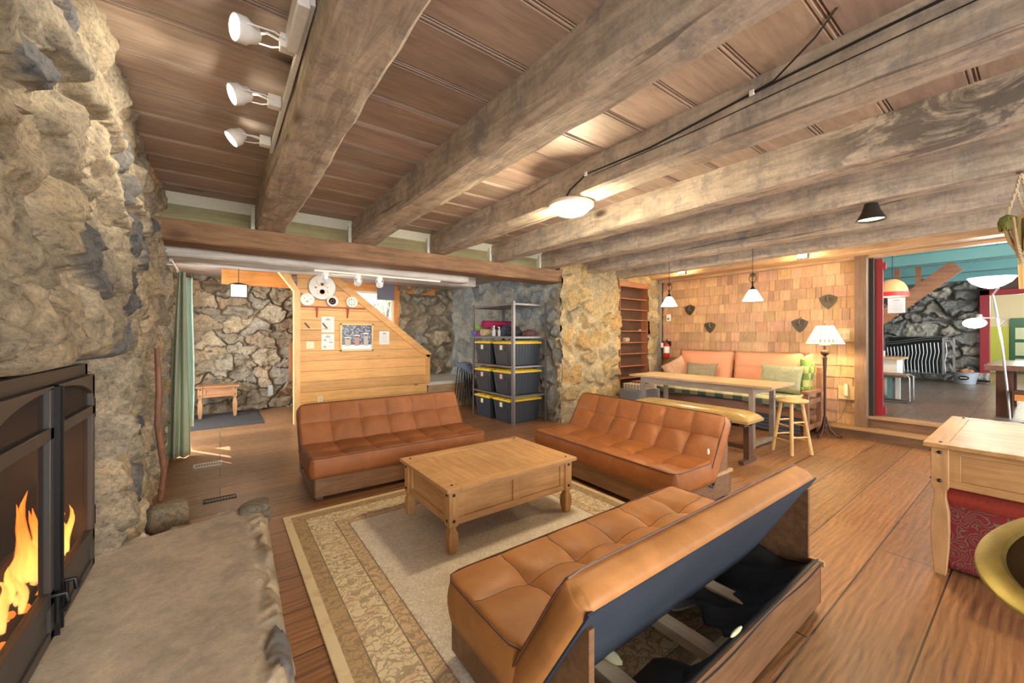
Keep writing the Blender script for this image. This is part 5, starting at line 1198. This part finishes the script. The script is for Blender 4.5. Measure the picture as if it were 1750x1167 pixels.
# folded blankets on a grey box by the bookcase
mB_, nt, n_, L_, P_ = mat_base('woven_grey'); ck = N(nt, 'ShaderNodeTexChecker'); ck.inputs['Scale'].default_value = 60; ck.inputs[1].default_value = (.32, .34, .36, 1); ck.inputs[2].default_value = (.12, .13, .15, 1); L_.new(coords(nt), ck.inputs['Vector']); L_.new(ck.outputs[0], P_.inputs['Base Color']); P_.inputs['Roughness'].default_value = .8
o = MB().box(0, 0, 0, .62, .42, .50).build('woven_chest', mB_, None, bevel=.01); o.location = (5.80, 4.14, 0); tag(o, 'grey woven chest below the folded blankets by the bookcase', 'chest')
def folded(label, x, y, z, w, d, h, c1, c2, seed):
    m, nt, n_, L_, P_ = mat_base('blanket_%d' % seed); wv = N(nt, 'ShaderNodeTexWave', bands_direction='Y'); wv.inputs['Scale'].default_value = 5; L_.new(coords(nt), wv.inputs['Vector']); L_.new(ramp(nt, wv.outputs['Fac'], [(.45, c1), (.55, c2)]).outputs[0], P_.inputs['Base Color']); P_.inputs['Roughness'].default_value = .95
    b = MB(); n = 3
    for k in range(n):
        zz = h * k / n; b.tube([(0, d * t / 6, zz + h / n / 2) for t in range(7)], h / n / 2, 10); b.box(0, 0, zz + .001, w, d, zz + h / n - .003)
    o = b.build('folded_blanket', m, None, smooth=True); o.location = (x, y, z); o.rotation_euler = (0, 0, .0); return tag(o, label, 'blanket', 'folded blankets on the grey chest')
folded('cream and brown striped folded blanket on the grey chest', 5.86, 4.17, .502, .50, .34, .10, (.70, .60, .48), (.42, .34, .24), 81)
folded('maroon folded blanket topmost on the grey chest', 6.02, 4.19, .604, .34, .26, .035, (.22, .05, .05), (.36, .22, .16), 82)
b = MB(); b.tube([(0, t * .10, 0) for t in range(5)], .075, 14); o = b.build('rolled_blanket', plain('dark_roll', (.12, .10, .09), .95, var=.6, vs=30, bmp=.4), None, smooth=True); o.location = (6.60, 4.24 - .05, .077 + .0); o.location = (6.50, 4.20, .075); tag(o, 'dark rolled blanket on the floor under the far end of the table', 'blanket')

# ------------------------------------------------------------------ floor lamp with painted shade
t = thing('floor_lamp', 'dark iron floor lamp with a cream shade painted with small trees', 'floor lamp', (6.96, 1.86, 0))
M_iron = plain('lamp_iron', (.06, .025, .015), .4, .4)
MB().lathe([(.012, .12), (.014, .5), (.018, .9), (.026, 1.10), (.030, 1.14), (.016, 1.16), (.046, 1.19), (.052, 1.215), (.040, 1.245), (.018, 1.26), (.012, 1.30), (.010, 1.40)], n=16).build('pole', M_iron, t, smooth=True)
MB().lathe([(.0001, 1.30), (.05, 1.305), (.062, 1.32), (.060, 1.325), (.0001, 1.312)], n=20).build('drip_pan', plain('pewter', (.45, .40, .34), .35, .8), t, smooth=True)
for k in range(3):
    a = k * 2 * PI / 3 + .9; b = MB()
    b.tube([(math.cos(a) * r, math.sin(a) * r, z) for r, z in ((.01, .30), (.03, .20), (.06, .12), (.11, .05), (.155, .016), (.185, .02), (.195, .045), (.178, .06), (.162, .045))], [.010, .012, .012, .011, .010, .010, .009, .008, .008], 8); b.build('scroll_foot', M_iron, t, smooth=True)
mS, nt, n_, L_, P_ = mat_base('lamp_shade'); P_.inputs['Base Color'].default_value = (.9, .80, .52, 1); P_.inputs['Emission Color'].default_value = (1, .84, .50, 1); P_.inputs['Emission Strength'].default_value = .85; P_.inputs['Roughness'].default_value = .8
sh = MB().lathe([(.235, 1.335), (.105, 1.60), (.102, 1.60), (.231, 1.335)], n=8).build('shade', mS, t)
b = MB(); rr = random.Random(3)
for k in range(26):
    a = k * 2 * PI / 26 + rr.uniform(-.05, .05); hh = rr.uniform(.035, .075); z0 = 1.362; 
    def S(aa, z): 
        m = PI / 4; ph = (aa % m) - m / 2; r = (.235 - (z - 1.335) * .49) * math.cos(PI / 8) / math.cos(ph) + .0015; return (r * math.cos(aa), r * math.sin(aa), z)
    b.add([S(a - .05, z0), S(a + .05, z0), S(a, z0 + hh)], [(0, 1, 2)])
b.build('painted_tree', plain('painted_brown', (.42, .30, .10), .8), sh)
b = MB()
for k in range(8): a = k * PI / 4; b.tube([(.236 * math.cos(a), .236 * math.sin(a), 1.335), (.106 * math.cos(a), .106 * math.sin(a), 1.60)], .003, 5)
b.tube([(.236 * math.cos(k * PI / 4), .236 * math.sin(k * PI / 4), 1.335) for k in range(8)], .004, 5, closed=True); b.tube([(.105 * math.cos(k * PI / 4), .105 * math.sin(k * PI / 4), 1.60) for k in range(8)], .004, 5, closed=True)
b.build('shade_rib', plain('shade_rib', (.40, .30, .14), .7), sh)
MB().cyl((0, 0, 1.60), (0, 0, 1.63), .008).build('finial', M_iron, t)
light('POINT', 'floor_lamp_light', (6.96, 1.86, 1.47), 22, (1, .78, .48), shadow_soft_size=.04)
b = MB(); b.tube([(7.470, 1.73, .58), (7.468, 1.74, .42), (7.46, 1.80, .22), (7.44, 1.86, .165), (7.30, 1.90, .158), (7.19, 1.92, .10), (7.16, 1.90, .012), (7.08, 1.80, .008), (7.02, 1.76, .008), (6.99, 1.82, .03), (6.965, 1.86, .12)], .004, 6)
tag(b.build('lamp_cord', plain('brown_cord', (.16, .12, .10), .6), smooth=True), 'thin cord from the floor lamp up to the wall outlet', 'cord')
# ------------------------------------------------------------------ things on the shingle wall
XW = 7.478
def fan(y, z, w, label, seed):
    t = thing('fan_plaque', label, 'wall plaque', (XW, y, z), 0, 'dark metal fan plaques')
    w *= .74; pts = [(0, -w * .62), (-w * .22, -w * .42), (-w * .42, -w * .12)] + [(-w * .5 + w * k / 8, w * .14 + w * .22 * math.sin(PI * k / 8)) for k in range(9)] + [(w * .42, -w * .12), (w * .22, -w * .42)]; w *= 1.2
    MB().prism(pts, 'x', -.014, 0).build('fan_plate', plain('plaque_dark', (.085, .07, .05), .45, .4, bmp=.5, vs=40), t, bevel=.003)
    b = MB(); rs = random.Random(seed)
    b.tube([(-.024, -w * .1, -w * .18), (-.03, -w * .02, -w * .02), (-.03, w * .02, w * .12), (-.026, -w * .04, w * .24), (-.024, -w * .10, w * (.30 + .1 * (seed % 2)))], [.006, .014, .015, .010, .006], 8)
    for k in range(7): b.ball((-.026, rs.uniform(-.22, .16) * w, rs.uniform(-.16, .2) * w), .016, 5, sc=(.6, 1, 1.1))
    for s in (-1, 1): b.tube([(-.024, 0, 0), (-.027, s * w * .12, w * .07), (-.02, s * w * .2, -w * .02)], .006, 6)
    b.build('relief', plain('relief_dark', (.12, .095, .06), .4, .5), t, smooth=True)
fan(4.16, 1.985, .29, 'dark fan plaque, upper left of the four, nearest the left pendant', 1)
fan(3.765, 1.635, .29, 'dark fan plaque, lower left of the four, above the peach cushion', 2)
fan(2.325, 1.645, .31, 'dark fan plaque with a raised figure above its rim, left of the lamp shade', 3)
fan(1.955, 2.0, .31, 'dark fan plaque, highest one, above the lamp shade', 4)
def rplate(name, label, cat, y, z, w, h, mat, kind, board=None):
    t = thing(name, label, cat, (XW, y, z))
    if board: MB().box(-.014, -board / 2, -board / 2, .0, board / 2, board / 2).build('backing_board', plain('pale_board', (.80, .55, .28), .6), t)
    MB().box(-.022, -w / 2, -h / 2, -.014 if board else 0, w / 2, h / 2).build('cover_plate', mat, t, bevel=.002)
    if kind == 'dimmer': MB().cyl((-.034, 0, 0), (-.022, 0, 0), .011).build('knob', M_ivory, t)
    if kind == 'thermo': MB().box(-.026, -.018, -.035, -.022, .018, -.005).build('display', M_black, t)
    if kind == 'plug': MB().box(-.065, -.022, -.045, -.022, .022, .13).build('plug', M_ivory, t, bevel=.006)
rplate('dimmer_switch', 'ivory dimmer switch on a square pale board right of the lamp shade', 'switch', 1.735, 1.465, .09, .13, M_ivory, 'dimmer', .20)
rplate('wall_outlet', 'wall outlet with a tall white plug adapter low beside the doorway post', 'outlet', 1.73, .61, .08, .12, M_ivory, 'plug', .20)
rplate('thermostat', 'small white thermostat near the corner above the extinguisher', 'thermostat', 4.62, 1.825, .09, .14, M_whitep, 'thermo')
t = thing('fire_extinguisher', 'red fire extinguisher hanging in the corner by the bookcase', 'fire extinguisher', (7.36, 4.60, 1.0))
MB().lathe([(.0001, 0), (.05, .0), (.058, .012), (.058, .25), (.045, .285), (.018, .30), (.016, .325)], n=22).build('cylinder', plain('extinguisher_red', (.50, .03, .03), .3), t, smooth=True)
b = MB(); b.lathe([(.0595, .10), (.0595, .235)], n=22); b.build('label_band', plain('label_white', (.8, .78, .74), .5), t, smooth=True)
b = MB(); b.bar((-.0, 0, .335), (-.06, -.05, .375), .018, .012); b.bar((0, 0, .325), (-.06, -.055, .335), .018, .008); b.cyl((0, 0, .32), (0, 0, .35), .018); b.tube([(0, .01, .335), (.0, .06, .33), (-.01, .075, .24), (-.02, .068, .12)], .009, 6); b.build('handle', M_black, t)
MB().box(-.085, .02, .21, -.080, .075, .31).build('tag', M_whitep, t); MB().box(.03, -.03, .24, .125, .03, .34).build('wall_bracket', M_black, t)
# ------------------------------------------------------------------ red ottoman under the console
mO, nt, n_, L_, P_ = mat_base('red_paisley'); v = coords(nt); nz = N(nt, 'ShaderNodeTexNoise'); nz.inputs['Scale'].default_value = 7; L_.new(v, nz.inputs['Vector'])
ad = N(nt, 'ShaderNodeVectorMath', operation='MULTIPLY_ADD'); L_.new(nz.outputs['Color'], ad.inputs[0]); ad.inputs[1].default_value = (.18,) * 3; L_.new(v, ad.inputs[2])
vo = N(nt, 'ShaderNodeTexVoronoi'); vo.inputs['Scale'].default_value = 13; L_.new(ad.outputs[0], vo.inputs['Vector'])
wv = N(nt, 'ShaderNodeMath', operation='SINE'); ml = N(nt, 'ShaderNodeMath', operation='MULTIPLY'); ml.inputs[1].default_value = 34; L_.new(vo.outputs['Distance'], ml.inputs[0]); L_.new(ml.outputs[0], wv.inputs[0])
L_.new(ramp(nt, wv.outputs[0], [(.2, (.17, .010, .014)), (.6, (.10, .025, .03)), (.85, (.15, .105, .07))]).outputs[0], P_.inputs['Base Color']); P_.inputs['Roughness'].default_value = .9
t = thing('ottoman', 'red patterned cube ottoman pushed under the pine console table', 'ottoman', (3.60, -.42, 0))
MB().box(0, 0, .01, .66, .80, .44).build('body', mO, t, bevel=.04, seg=4)
MB().box(-.012, -.012, .40, .672, .812, .53).build('lid', plain('red_plush', (.26, .03, .015), .95, var=.3, vs=60, bmp=.5), t, bevel=.05, seg=4)
# ------------------------------------------------------------------ brass rimmed bowl on its stand
t = thing('brass_bowl', 'big dark bowl with a broad brass rim at the lower right corner', 'bowl', (1.693, -.143, .899))
t.rotation_euler = Vector((-.341, .288, 1)).to_track_quat('Z', 'Y').to_euler()
M_brass = plain('aged_brass', (.26, .205, .055), .42, .8, var=.35, vs=25, bmp=.2)
MB().lathe([(.262, -.012), (.268, 0), (.262, .006), (.215, .012), (.208, .004)], n=64, cap=False).build('rim', M_brass, t, smooth=True)
MB().lathe([(.209, .004), (.19, -.03), (.14, -.08), (.07, -.11), (.0001, -.118)], n=64).build('inside', plain('dark_bronze', (.12, .08, .05), .25, .6, var=.3, vs=6), t, smooth='all')
MB().lathe([(.262, -.012), (.24, -.06), (.20, -.16), (.14, -.28), (.10, -.36), (.14, -.42), (.17, -.48), (.18, -.72), (.0001, -.72)], n=48, cap=False).build('body', wood('bowl_wood', (.10, .05, .025), (.26, .14, .07), 'z', 1, .3, .05, coat=.4), t, smooth=True)
# ------------------------------------------------------------------ folded rope hammock chair hanging from the beam
t = thing('hammock_chair', 'folded green and tan rope hammock chair hanging at the upper right', 'hammock chair', (4.24, .085, 2.54))
MB().cyl((0, 0, -.02), (0, 0, .0), .02).build('hook', M_dark, t)
def braid(pts, r, name='rope'):
    b = MB(); P = [Vector(p) for p in pts]; L_ = []; 
    for i in range(len(P) - 1):
        for k in range(12): L_.append(P[i].lerp(P[i + 1], k / 12))
    L_.append(P[-1])
    for ph in (0, PI): b.tube([p + Vector((r * .7 * math.cos(i * 1.0 + ph), r * .7 * math.sin(i * 1.0 + ph), 0)) for i, p in enumerate(L_)], r, 6)
    b.build(name, M_rope, t, smooth=True)
braid([(0, 0, -.02), (-.01, .02, -.12), (-.02, .055, -.28)], .006); braid([(0, 0, -.02), (0, -.02, -.15), (.0, -.03, -.30)], .006); braid([(-.01, .02, -.12), (.0, .0, -.22), (.01, -.01, -.27)], .005)
M_gr = plain('green_cord', (.16, .17, .04), .95, var=.6, vs=60, bmp=.6)
b = MB(); rs = random.Random(8)
for k in range(44):
    a = k * 2 * PI / 44; b.tube([(-.02, .055, -.285), (-.02 + .03 * math.cos(a), .055 + .03 * math.sin(a), -.30), (-.02 + .04 * math.cos(a), .055 + .04 * math.sin(a), -.33 - .02 * rs.random()), (-.02 + .032 * math.cos(a), .055 + .032 * math.sin(a), -.37 - .02 * rs.random())], .0045, 5)
b.build('tassel', M_gr, t, smooth=True)
b = MB(); cols = [(.50, .36, .20), (.26, .26, .08), (.40, .28, .16), (.55, .48, .18), (.30, .20, .12)]
for k in range(16):
    y0 = .075 - k * .022; x0 = -.03 + .03 * math.sin(k * 2.1)
    b.tube([(x0, y0, -.33 + .01 * k), (x0 * .6, y0 * .6 + .0, -.46), (x0 * .3, -.005 + .0 * k + .012 * math.sin(k), -.58), (0, -.008 + .010 * math.sin(k * 1.7), -.645)], [.009, .012, .009, .006], 6, col=cols[k % 5])
b.build('gathered_netting', plainattr if 'plainattr' in globals() else wood('netting', (.8, .8, .8), (1.1, 1.1, 1.1), 'z', 4, .9, .4, attr=True), t, smooth=True)
braid([(-.03, .05, -.36), (-.03, .02, -.46), (-.02, .0, -.56), (-.01, -.008, -.63)], .007, 'braided_cord')
MB().cyl((0, -.008, -.78), (0, -.008, -.62), .017, .021).build('dowel', M_st, t, smooth=True)
b = MB(); b.tube([(-.01, .04, -.33), (.0, -.32, -.12)], .014, 8); b.build('spreader_bar', M_st, t, smooth=True)

# ------------------------------------------------------------------ the next room
stone_wall('wall_back', (15.6, 4.4, .3), (0, -1, 0), (0, 0, 1), 3.55, 2.8, (-1, 0, 0), .50, .30, 61, [(.48, .45, .40), (.54, .50, .43), (.40, .39, .36), (.58, .53, .45), (.34, .34, .32)], (.17, .16, .15), M_stone, res=.022, mw=.16, relief=.12, tilt=.18, crack=.015, warp=.6, facet=.05,
    base=lambda u, v: -.9 * ((u > 2.25) & (u < 3.0) & (v < 1.15) & False))
b = MB().box(15.20, 1.55, .42, 15.50, 2.6, 1.42); o = b.build('trim_17', plain('fireplace_dark', (.012, .011, .010), .9), None); struct(o)  # solid black box; the dark of the fireplace opening is put in as colour
stone_wall('wall_back', (15.6, -.30, .3), (0, -1, 0), (0, 0, 1), 3, 2.8, (-1, 0, 0), .5, .3, 63, [(.34, .32, .28), (.42, .39, .33), (.26, .25, .23)], (.12, .11, .1), M_stone, res=.04, mw=.16, relief=.15)
stone_wall('wall_back', (14.9, 3.1, .3), (0, -1, 0), (.25, 0, 1), 2.35, .17, (-.7, 0, .7), .4, .2, 65, [(.40, .38, .34), (.30, .29, .27), (.48, .45, .40)], (.16, .15, .14), M_stone, res=.02, relief=.10)
b = MB().box(14.95, .8, .28, 15.5, 3.1, .44); struct(b.build('trim_18', plain('hearth_fill', (.25, .24, .22), .9)))
M_teal = plain('teal_paint', (.17, .38, .38), .6, vs=2); M_teal2 = plain('pale_teal', (.32, .56, .55), .6, vs=2)
b = MB()
for i in range(60): b.box(7.6, -6 + i * .19, 3.0, 16, -6 + i * .19 + .185, 3.03)
b.box(7.6, -6, 3.03, 22, 5.2, 3.08); struct(b.build('ceiling', M_teal2))
for i, x in enumerate((8.7, 10.6, 12.6, 14.6)):
    o = MB().box(x, -5.8, 2.80, x + .22, 4.4, 3.0).build('ceiling_beam', M_teal, None, bevel=.01); tag(o, ['teal painted beam just inside the doorway', 'second teal painted beam from the doorway', 'third teal painted beam from the doorway', 'teal painted beam nearest the far fireplace'][i], 'beam', 'teal ceiling beams of the next room')
b = MB().box(7.6, 4.4, .3, 16, 4.5, 3.0); struct(b.build('wall_left', plain('far_side_wall', (.30, .27, .22), .8)))
b = MB().box(15.35, .78, .3, 15.50, .95, 2.60).box(15.35, -.35, 2.46, 15.50, .95, 2.60).box(15.35, -.35, .3, 15.50, -.22, 2.6); struct(b.build('door_2', M_red, bevel=.01))
b = MB().box(15.4, -.4, 2.60, 15.8, .9, 3.0); struct(b.build('wall_back', M_dark))
# room beyond the red doorway
M_lime = plain('lime_paint', (.52, .56, .10), .7); M_cream = plain('cream_paint', (.70, .62, .42), .7)
b = MB().box(19.8, -3, .3, 19.9, 3, 3.0); struct(b.build('wall_back', M_cream)); b = MB().box(19.7, .62, .42, 19.8, 1.0, 1.75); struct(b.build('trim_19', M_lime))
M_dg = plain('dark_green_paint', (.03, .13, .07), .5)
b = MB().box(19.6, .05, .3, 19.72, .60, 2.0); dr = b.build('door_3', M_dg); struct(dr)
b = MB().box(19.58, .28, .5, 19.61, .50, .75).box(19.58, .28, .85, 19.61, .50, 1.25).box(19.58, .28, 1.35, 19.61, .50, 1.7); b.build('door_panel', plain('pale_panel', (.60, .70, .50), .5), dr)
b = MB().box(19.2, -.25, .3, 19.3, .14, 1.9); struct(b.build('trim_20', plain('olive_post', (.35, .33, .08), .6)))
b = MB().box(15.8, -3, 2.75, 22, 3, 2.8); struct(b.build('ceiling', M_cream))
t = thing('tube_light', 'white ceiling tube light seen through the red doorway', 'ceiling light', (17.0, .35, 2.68)); MB().box(-.06, -.5, -.03, .06, .35, .03).build('diffuser', emis('tube_glow', (.95, .97, 1), 5), t)
light('POINT', 'tube_lamp', (17.2, .1, 2.4), 90, (1, .96, .8), shadow_soft_size=.3)
# stair stringer and treads
M_str = wood('stringer', (.20, .08, .04), (.36, .17, .09), 'y', 1, .5, .2)
st2 = thing('staircase', 'dark brown wooden staircase rising to the right in the next room', 'staircase', (11.0, 0, 0))
b = MB(); b.bar((0, 3.60, .345), (0, .95, 2.76), .08, .24, up=(0, 0, 1)); b.build('stringer', M_str, st2)
for k in range(6): MB().box(.05, 2.35 - k * .24, 1.45 + k * .215, .85, 2.62 - k * .24, 1.49 + k * .215).build('tread', M_str, st2)
for (y, z0) in ((2.0, 1.75), (1.75, 1.98), (1.45, 2.25)): MB().box(-.03, y - .04, z0, .03, y + .04, 2.8).build('baluster', M_str, st2)
# pendant with red fringe
t = thing('fringed_pendant', 'cream pendant shade with a red fringe in the next room', 'pendant lamp', (9.5, 1.575, 2.14))
MB().lathe([(.205, .07), (.19, .16), (.145, .24), (.08, .29), (.05, .30)], n=28, cap=False).build('shade', emis('warm_shade', (.85, .38, .16), .35), t, smooth=True)
MB().lathe([(.212, .0), (.212, .075), (.205, .075), (.204, .0)], n=28).build('fringe', emis('fringe_red', (.60, .03, .03), .5), t, smooth=True)
b = MB(); b.tube([(0, 0, .31), (0, 0, .86)], .005, 6); b.build('cord', M_black, t); b = MB(); b.ball((0, 0, .14), .06, 8); b.build('bulb', emis('warm_bulb', (1, .8, .5), 8), t, smooth='all')
light('POINT', 'fringe_lamp', (9.5, 1.575, 2.08), 25, (1, .8, .55), shadow_soft_size=.08)
t = thing('paper_notice', 'white paper notice hanging below the fringed pendant', 'notice', (9.35, 1.50, 1.975)); MB().box(0, -.11, -.13, .004, .11, .13).build('paper', MC['paper'], t)
b = MB()
for k in range(9): b.box(-.001, -.085, .06 - k * .02, .0, .08 - .02 * (k % 3), .064 - k * .02, (.4, .4, .42))
b.box(-.001, -.04, .085, 0, .04, .095, (.1, .1, .1)); b.build('printing', M_ink, t)
# fireplace screen of bent steel rods
t = thing('fire_screen', 'wavy chrome rod screen standing before the far fireplace', 'fire screen', (14.75, 2.0, .47))
M_chr = plain('chrome', (.42, .42, .42), .45, .9)
def crv(y): return .86 + .07 * math.sin((y + .1) * 3.0)
b = MB()
for k in range(17):
    y = .55 - k * .068; h = crv(-y) - .12; b2 = MB(); b2.tube([(0, y, 0), (.03, y + .02, h * .4), (-.01, y - .02, h * .7), (0, y, h)], .010, 6); b2.build('bar', M_chr, t, smooth=True)
for dz in (0, -.05): b.tube([(0, .62 - 1.3 * i / 24, crv(-(.62 - 1.3 * i / 24)) + dz + .02) for i in range(25)], .012, 6)
b.tube([(0, .62, .02), (0, -.68, .02)], .012, 6); b.build('top_rail', M_chr, t, smooth=True)
for y in (.62, -.50, -.68): MB().box(-.02, y - .02, 0, .02, y + .02, .93).build('post', M_chr, t)
t = thing('metal_tub', 'galvanized metal tub with an oval black badge and kindling', 'tub', (14.45, 1.12, .30))
MB().lathe([(.17, 0), (.22, .26), (.235, .27), (.225, .28), (.16, .02), (.0001, .02)], n=28).build('tub_body', plain('galvanized', (.42, .45, .50), .5, .4), t, smooth=True)
b = MB(); b.prism([(.085 * math.cos(a), .15 + .05 * math.sin(a)) for a in [k * PI / 10 for k in range(20)]], 'x', -.225, -.205); b.build('badge', M_black, t)
b = MB(); b.box(-.228, -.055, .142, -.225, .055, .158); b.build('badge_lettering', M_whitep, t)
for o in t.children[1:]: o.rotation_euler = (0, 0, .0)
lump('kindling_pile', 'orange brown kindling pile inside the metal tub', 'kindling', (14.45, 1.10, .54), .13, (1, 1, .5), (.45, .20, .08), 64)
b = MB(); [b.tube([(14.50, 1.16, .56), (14.75, 1.22 + .1 * s, 1.05), (14.9, 1.18 + .22 * s, 1.42)], .005, 5) for s in (-1, .4, 1.2)]; tag(b.build('dry_branch', M_dark), 'thin dry branches standing in the metal tub', 'branch')
# bar table, stools
t = thing('bar_table', 'white bar table with a wooden top left in the next room', 'table', (10.6, 1.63, .3))
MB().box(-.35, -.05, .70, .35, 1.6, .74).build('tabletop', M_tt, t); MB().box(-.28, .02, .40, .28, 1.5, .70).build('apron', plain('white_paint', (.75, .74, .70), .5), t)
for y in (.12, .7): MB().box(-.22, y, 0, -.12, y + .09, .42).build('leg', MC['white_paint'], t)
t = thing('slab_stool', 'stool with teal and white board legs beside the bar table', 'stool', (10.0, 1.74, .3))
MB().box(-.18, -.22, .42, .18, .22, .46).build('seat', M_st, t)
for k, y in enumerate((-.2, -.09, .04, .13)): MB().box(-.12, y, 0, -.04, y + .06, .42).build('leg', M_teal if k % 2 else MC['white_paint'], t)
t = thing('chrome_stool', 'brown vinyl stool with a bent chrome tube frame in the next room', 'stool', (9.55, 1.58, .3))
MB().box(-.19, -.2, .43, .19, .2, .49).build('seat', plain('brown_vinyl', (.16, .10, .07), .4), t, bevel=.02)
for x in (-.17, .17):
    b = MB(); b.tube([(x, .22, .012), (x, -.20, .012), (x, -.235, .04), (x, -.235, .44), (x, -.20, .475), (x, .2, .475)], .012, 8); b.build('frame_tube', M_chr, t, smooth=True)
lump('cloth_bundle', 'tan cloth hanging at the edge of the red door frame', 'cloth', (9.9, 2.05, .30), .20, (.7, 1, .9), (.62, .52, .40), 65)
b = MB(); 
for i, (x, y) in enumerate(((10.5, 1.88), (10.55, 2.0))):
    o = MB().lathe([(.0001, 0), (.035, 0), (.04, .12), (.036, .12), (.032, .01), (.0001, .01)], n=14).build('drinking_glass', plain('cup_glass', (.7, .7, .68), .1, alpha=.45), None, smooth=True); o.location = (x, y, 1.04); tag(o, ['clear glass standing nearer the edge of the bar table', 'clear glass standing further in on the bar table'][i], 'glass', 'glasses on the bar table')
# torchiere
t = thing('torchiere_lamp', 'chrome floor lamp with a bright bowl and a side reading lamp', 'floor lamp', (8.55, .26, .3))
b = MB(); b.tube([(0, 0, .02), (0, .03, .5), (0, .075, 1.1), (0, .125, 1.55), (0, .15, 1.72), (-.03, .10, 1.80), (-.03, .13, 1.84)], .012, 8); b.build('pole', M_chr, t, smooth=True)
MB().lathe([(.14, 0), (.14, .015), (.03, .03)], n=28).build('base', M_chr, t, smooth=True)
t2 = MB(); t2.lathe([(.02, 1.80), (.10, 1.83), (.18, 1.885), (.225, 1.955), (.221, 1.955), (.17, 1.89), (.02, 1.81)], n=32); o = t2.build('bowl_shade', emis('torch_glow', (1, .97, .92), 3.5), t, smooth='all'); o.location = (-.02, .16, 0)
b = MB(); b.tube([(0, .09, 1.28), (-.02, .04, 1.36), (-.03, .10, 1.40), (-.03, .22, 1.40), (-.03, .26, 1.42)], .008, 8); b.build('reading_arm', M_chr, t, smooth=True)
b = MB(); b.ball((-.03, .31, 1.33), .115, 10, sc=(1, 1, .62)); b.build('reading_shade', emis('torch_glow2', (1, .97, .92), 4), t, smooth='all'); MB().lathe([(.03, 0), (.03, .05), (.01, .06)], (-.03, .27, 1.395), n=14).build('reading_cap', M_chr, t, smooth=True)
light('POINT', 'torchiere_light', (8.5, .40, 2.35), 40, (1, .95, .86), shadow_soft_size=.1); light('POINT', 'reading_light', (8.5, .56, 1.50), 10, (1, .95, .86), shadow_soft_size=.06)
# dining table and bench
M_dt = wood('dining_dark', (.07, .03, .02), (.16, .07, .045), 'z', 1, .35, .1); M_dty = wood('dining_top', (.10, .05, .04), (.22, .12, .09), 'x', 1, .22, .1)
t = thing('dining_table', 'heavy dark dining table right of the doorway with a pale runner', 'table', (8.98, -1.05, .3))
MB().box(-.25, 0, .66, 1.75, 1.55, .74).build('tabletop', M_dty, t, bevel=.004)
for x in (-.05, 1.4):
    for y in (.10, 1.30): MB().box(x, y, 0, x + .15, y + .15, .66).build('leg', M_dt, t)
o = MB().box(-.1, .1, 0, 1.6, 1.2, .004).build('table_runner', plain('pale_cloth', (.6, .6, .6), .6), None); o.location = (8.95, -1.05, 1.042); tag(o, 'pale cloth lying over the dark dining table', 'tablecloth')
t = thing('dining_bench', 'dark bench with an orange wood edge beside the dining table', 'bench', (8.58, -1.2, .3))
MB().box(-.20, 0, .38, .10, 1.42, .42).build('seat', M_dt, t); MB().box(-.20, 0, .30, -.17, 1.42, .38).build('orange_edge', M_orange, t)
for y in (.08, 1.22): MB().box(-.16, y, 0, .06, y + .08, .38).build('leg', M_dt, t)
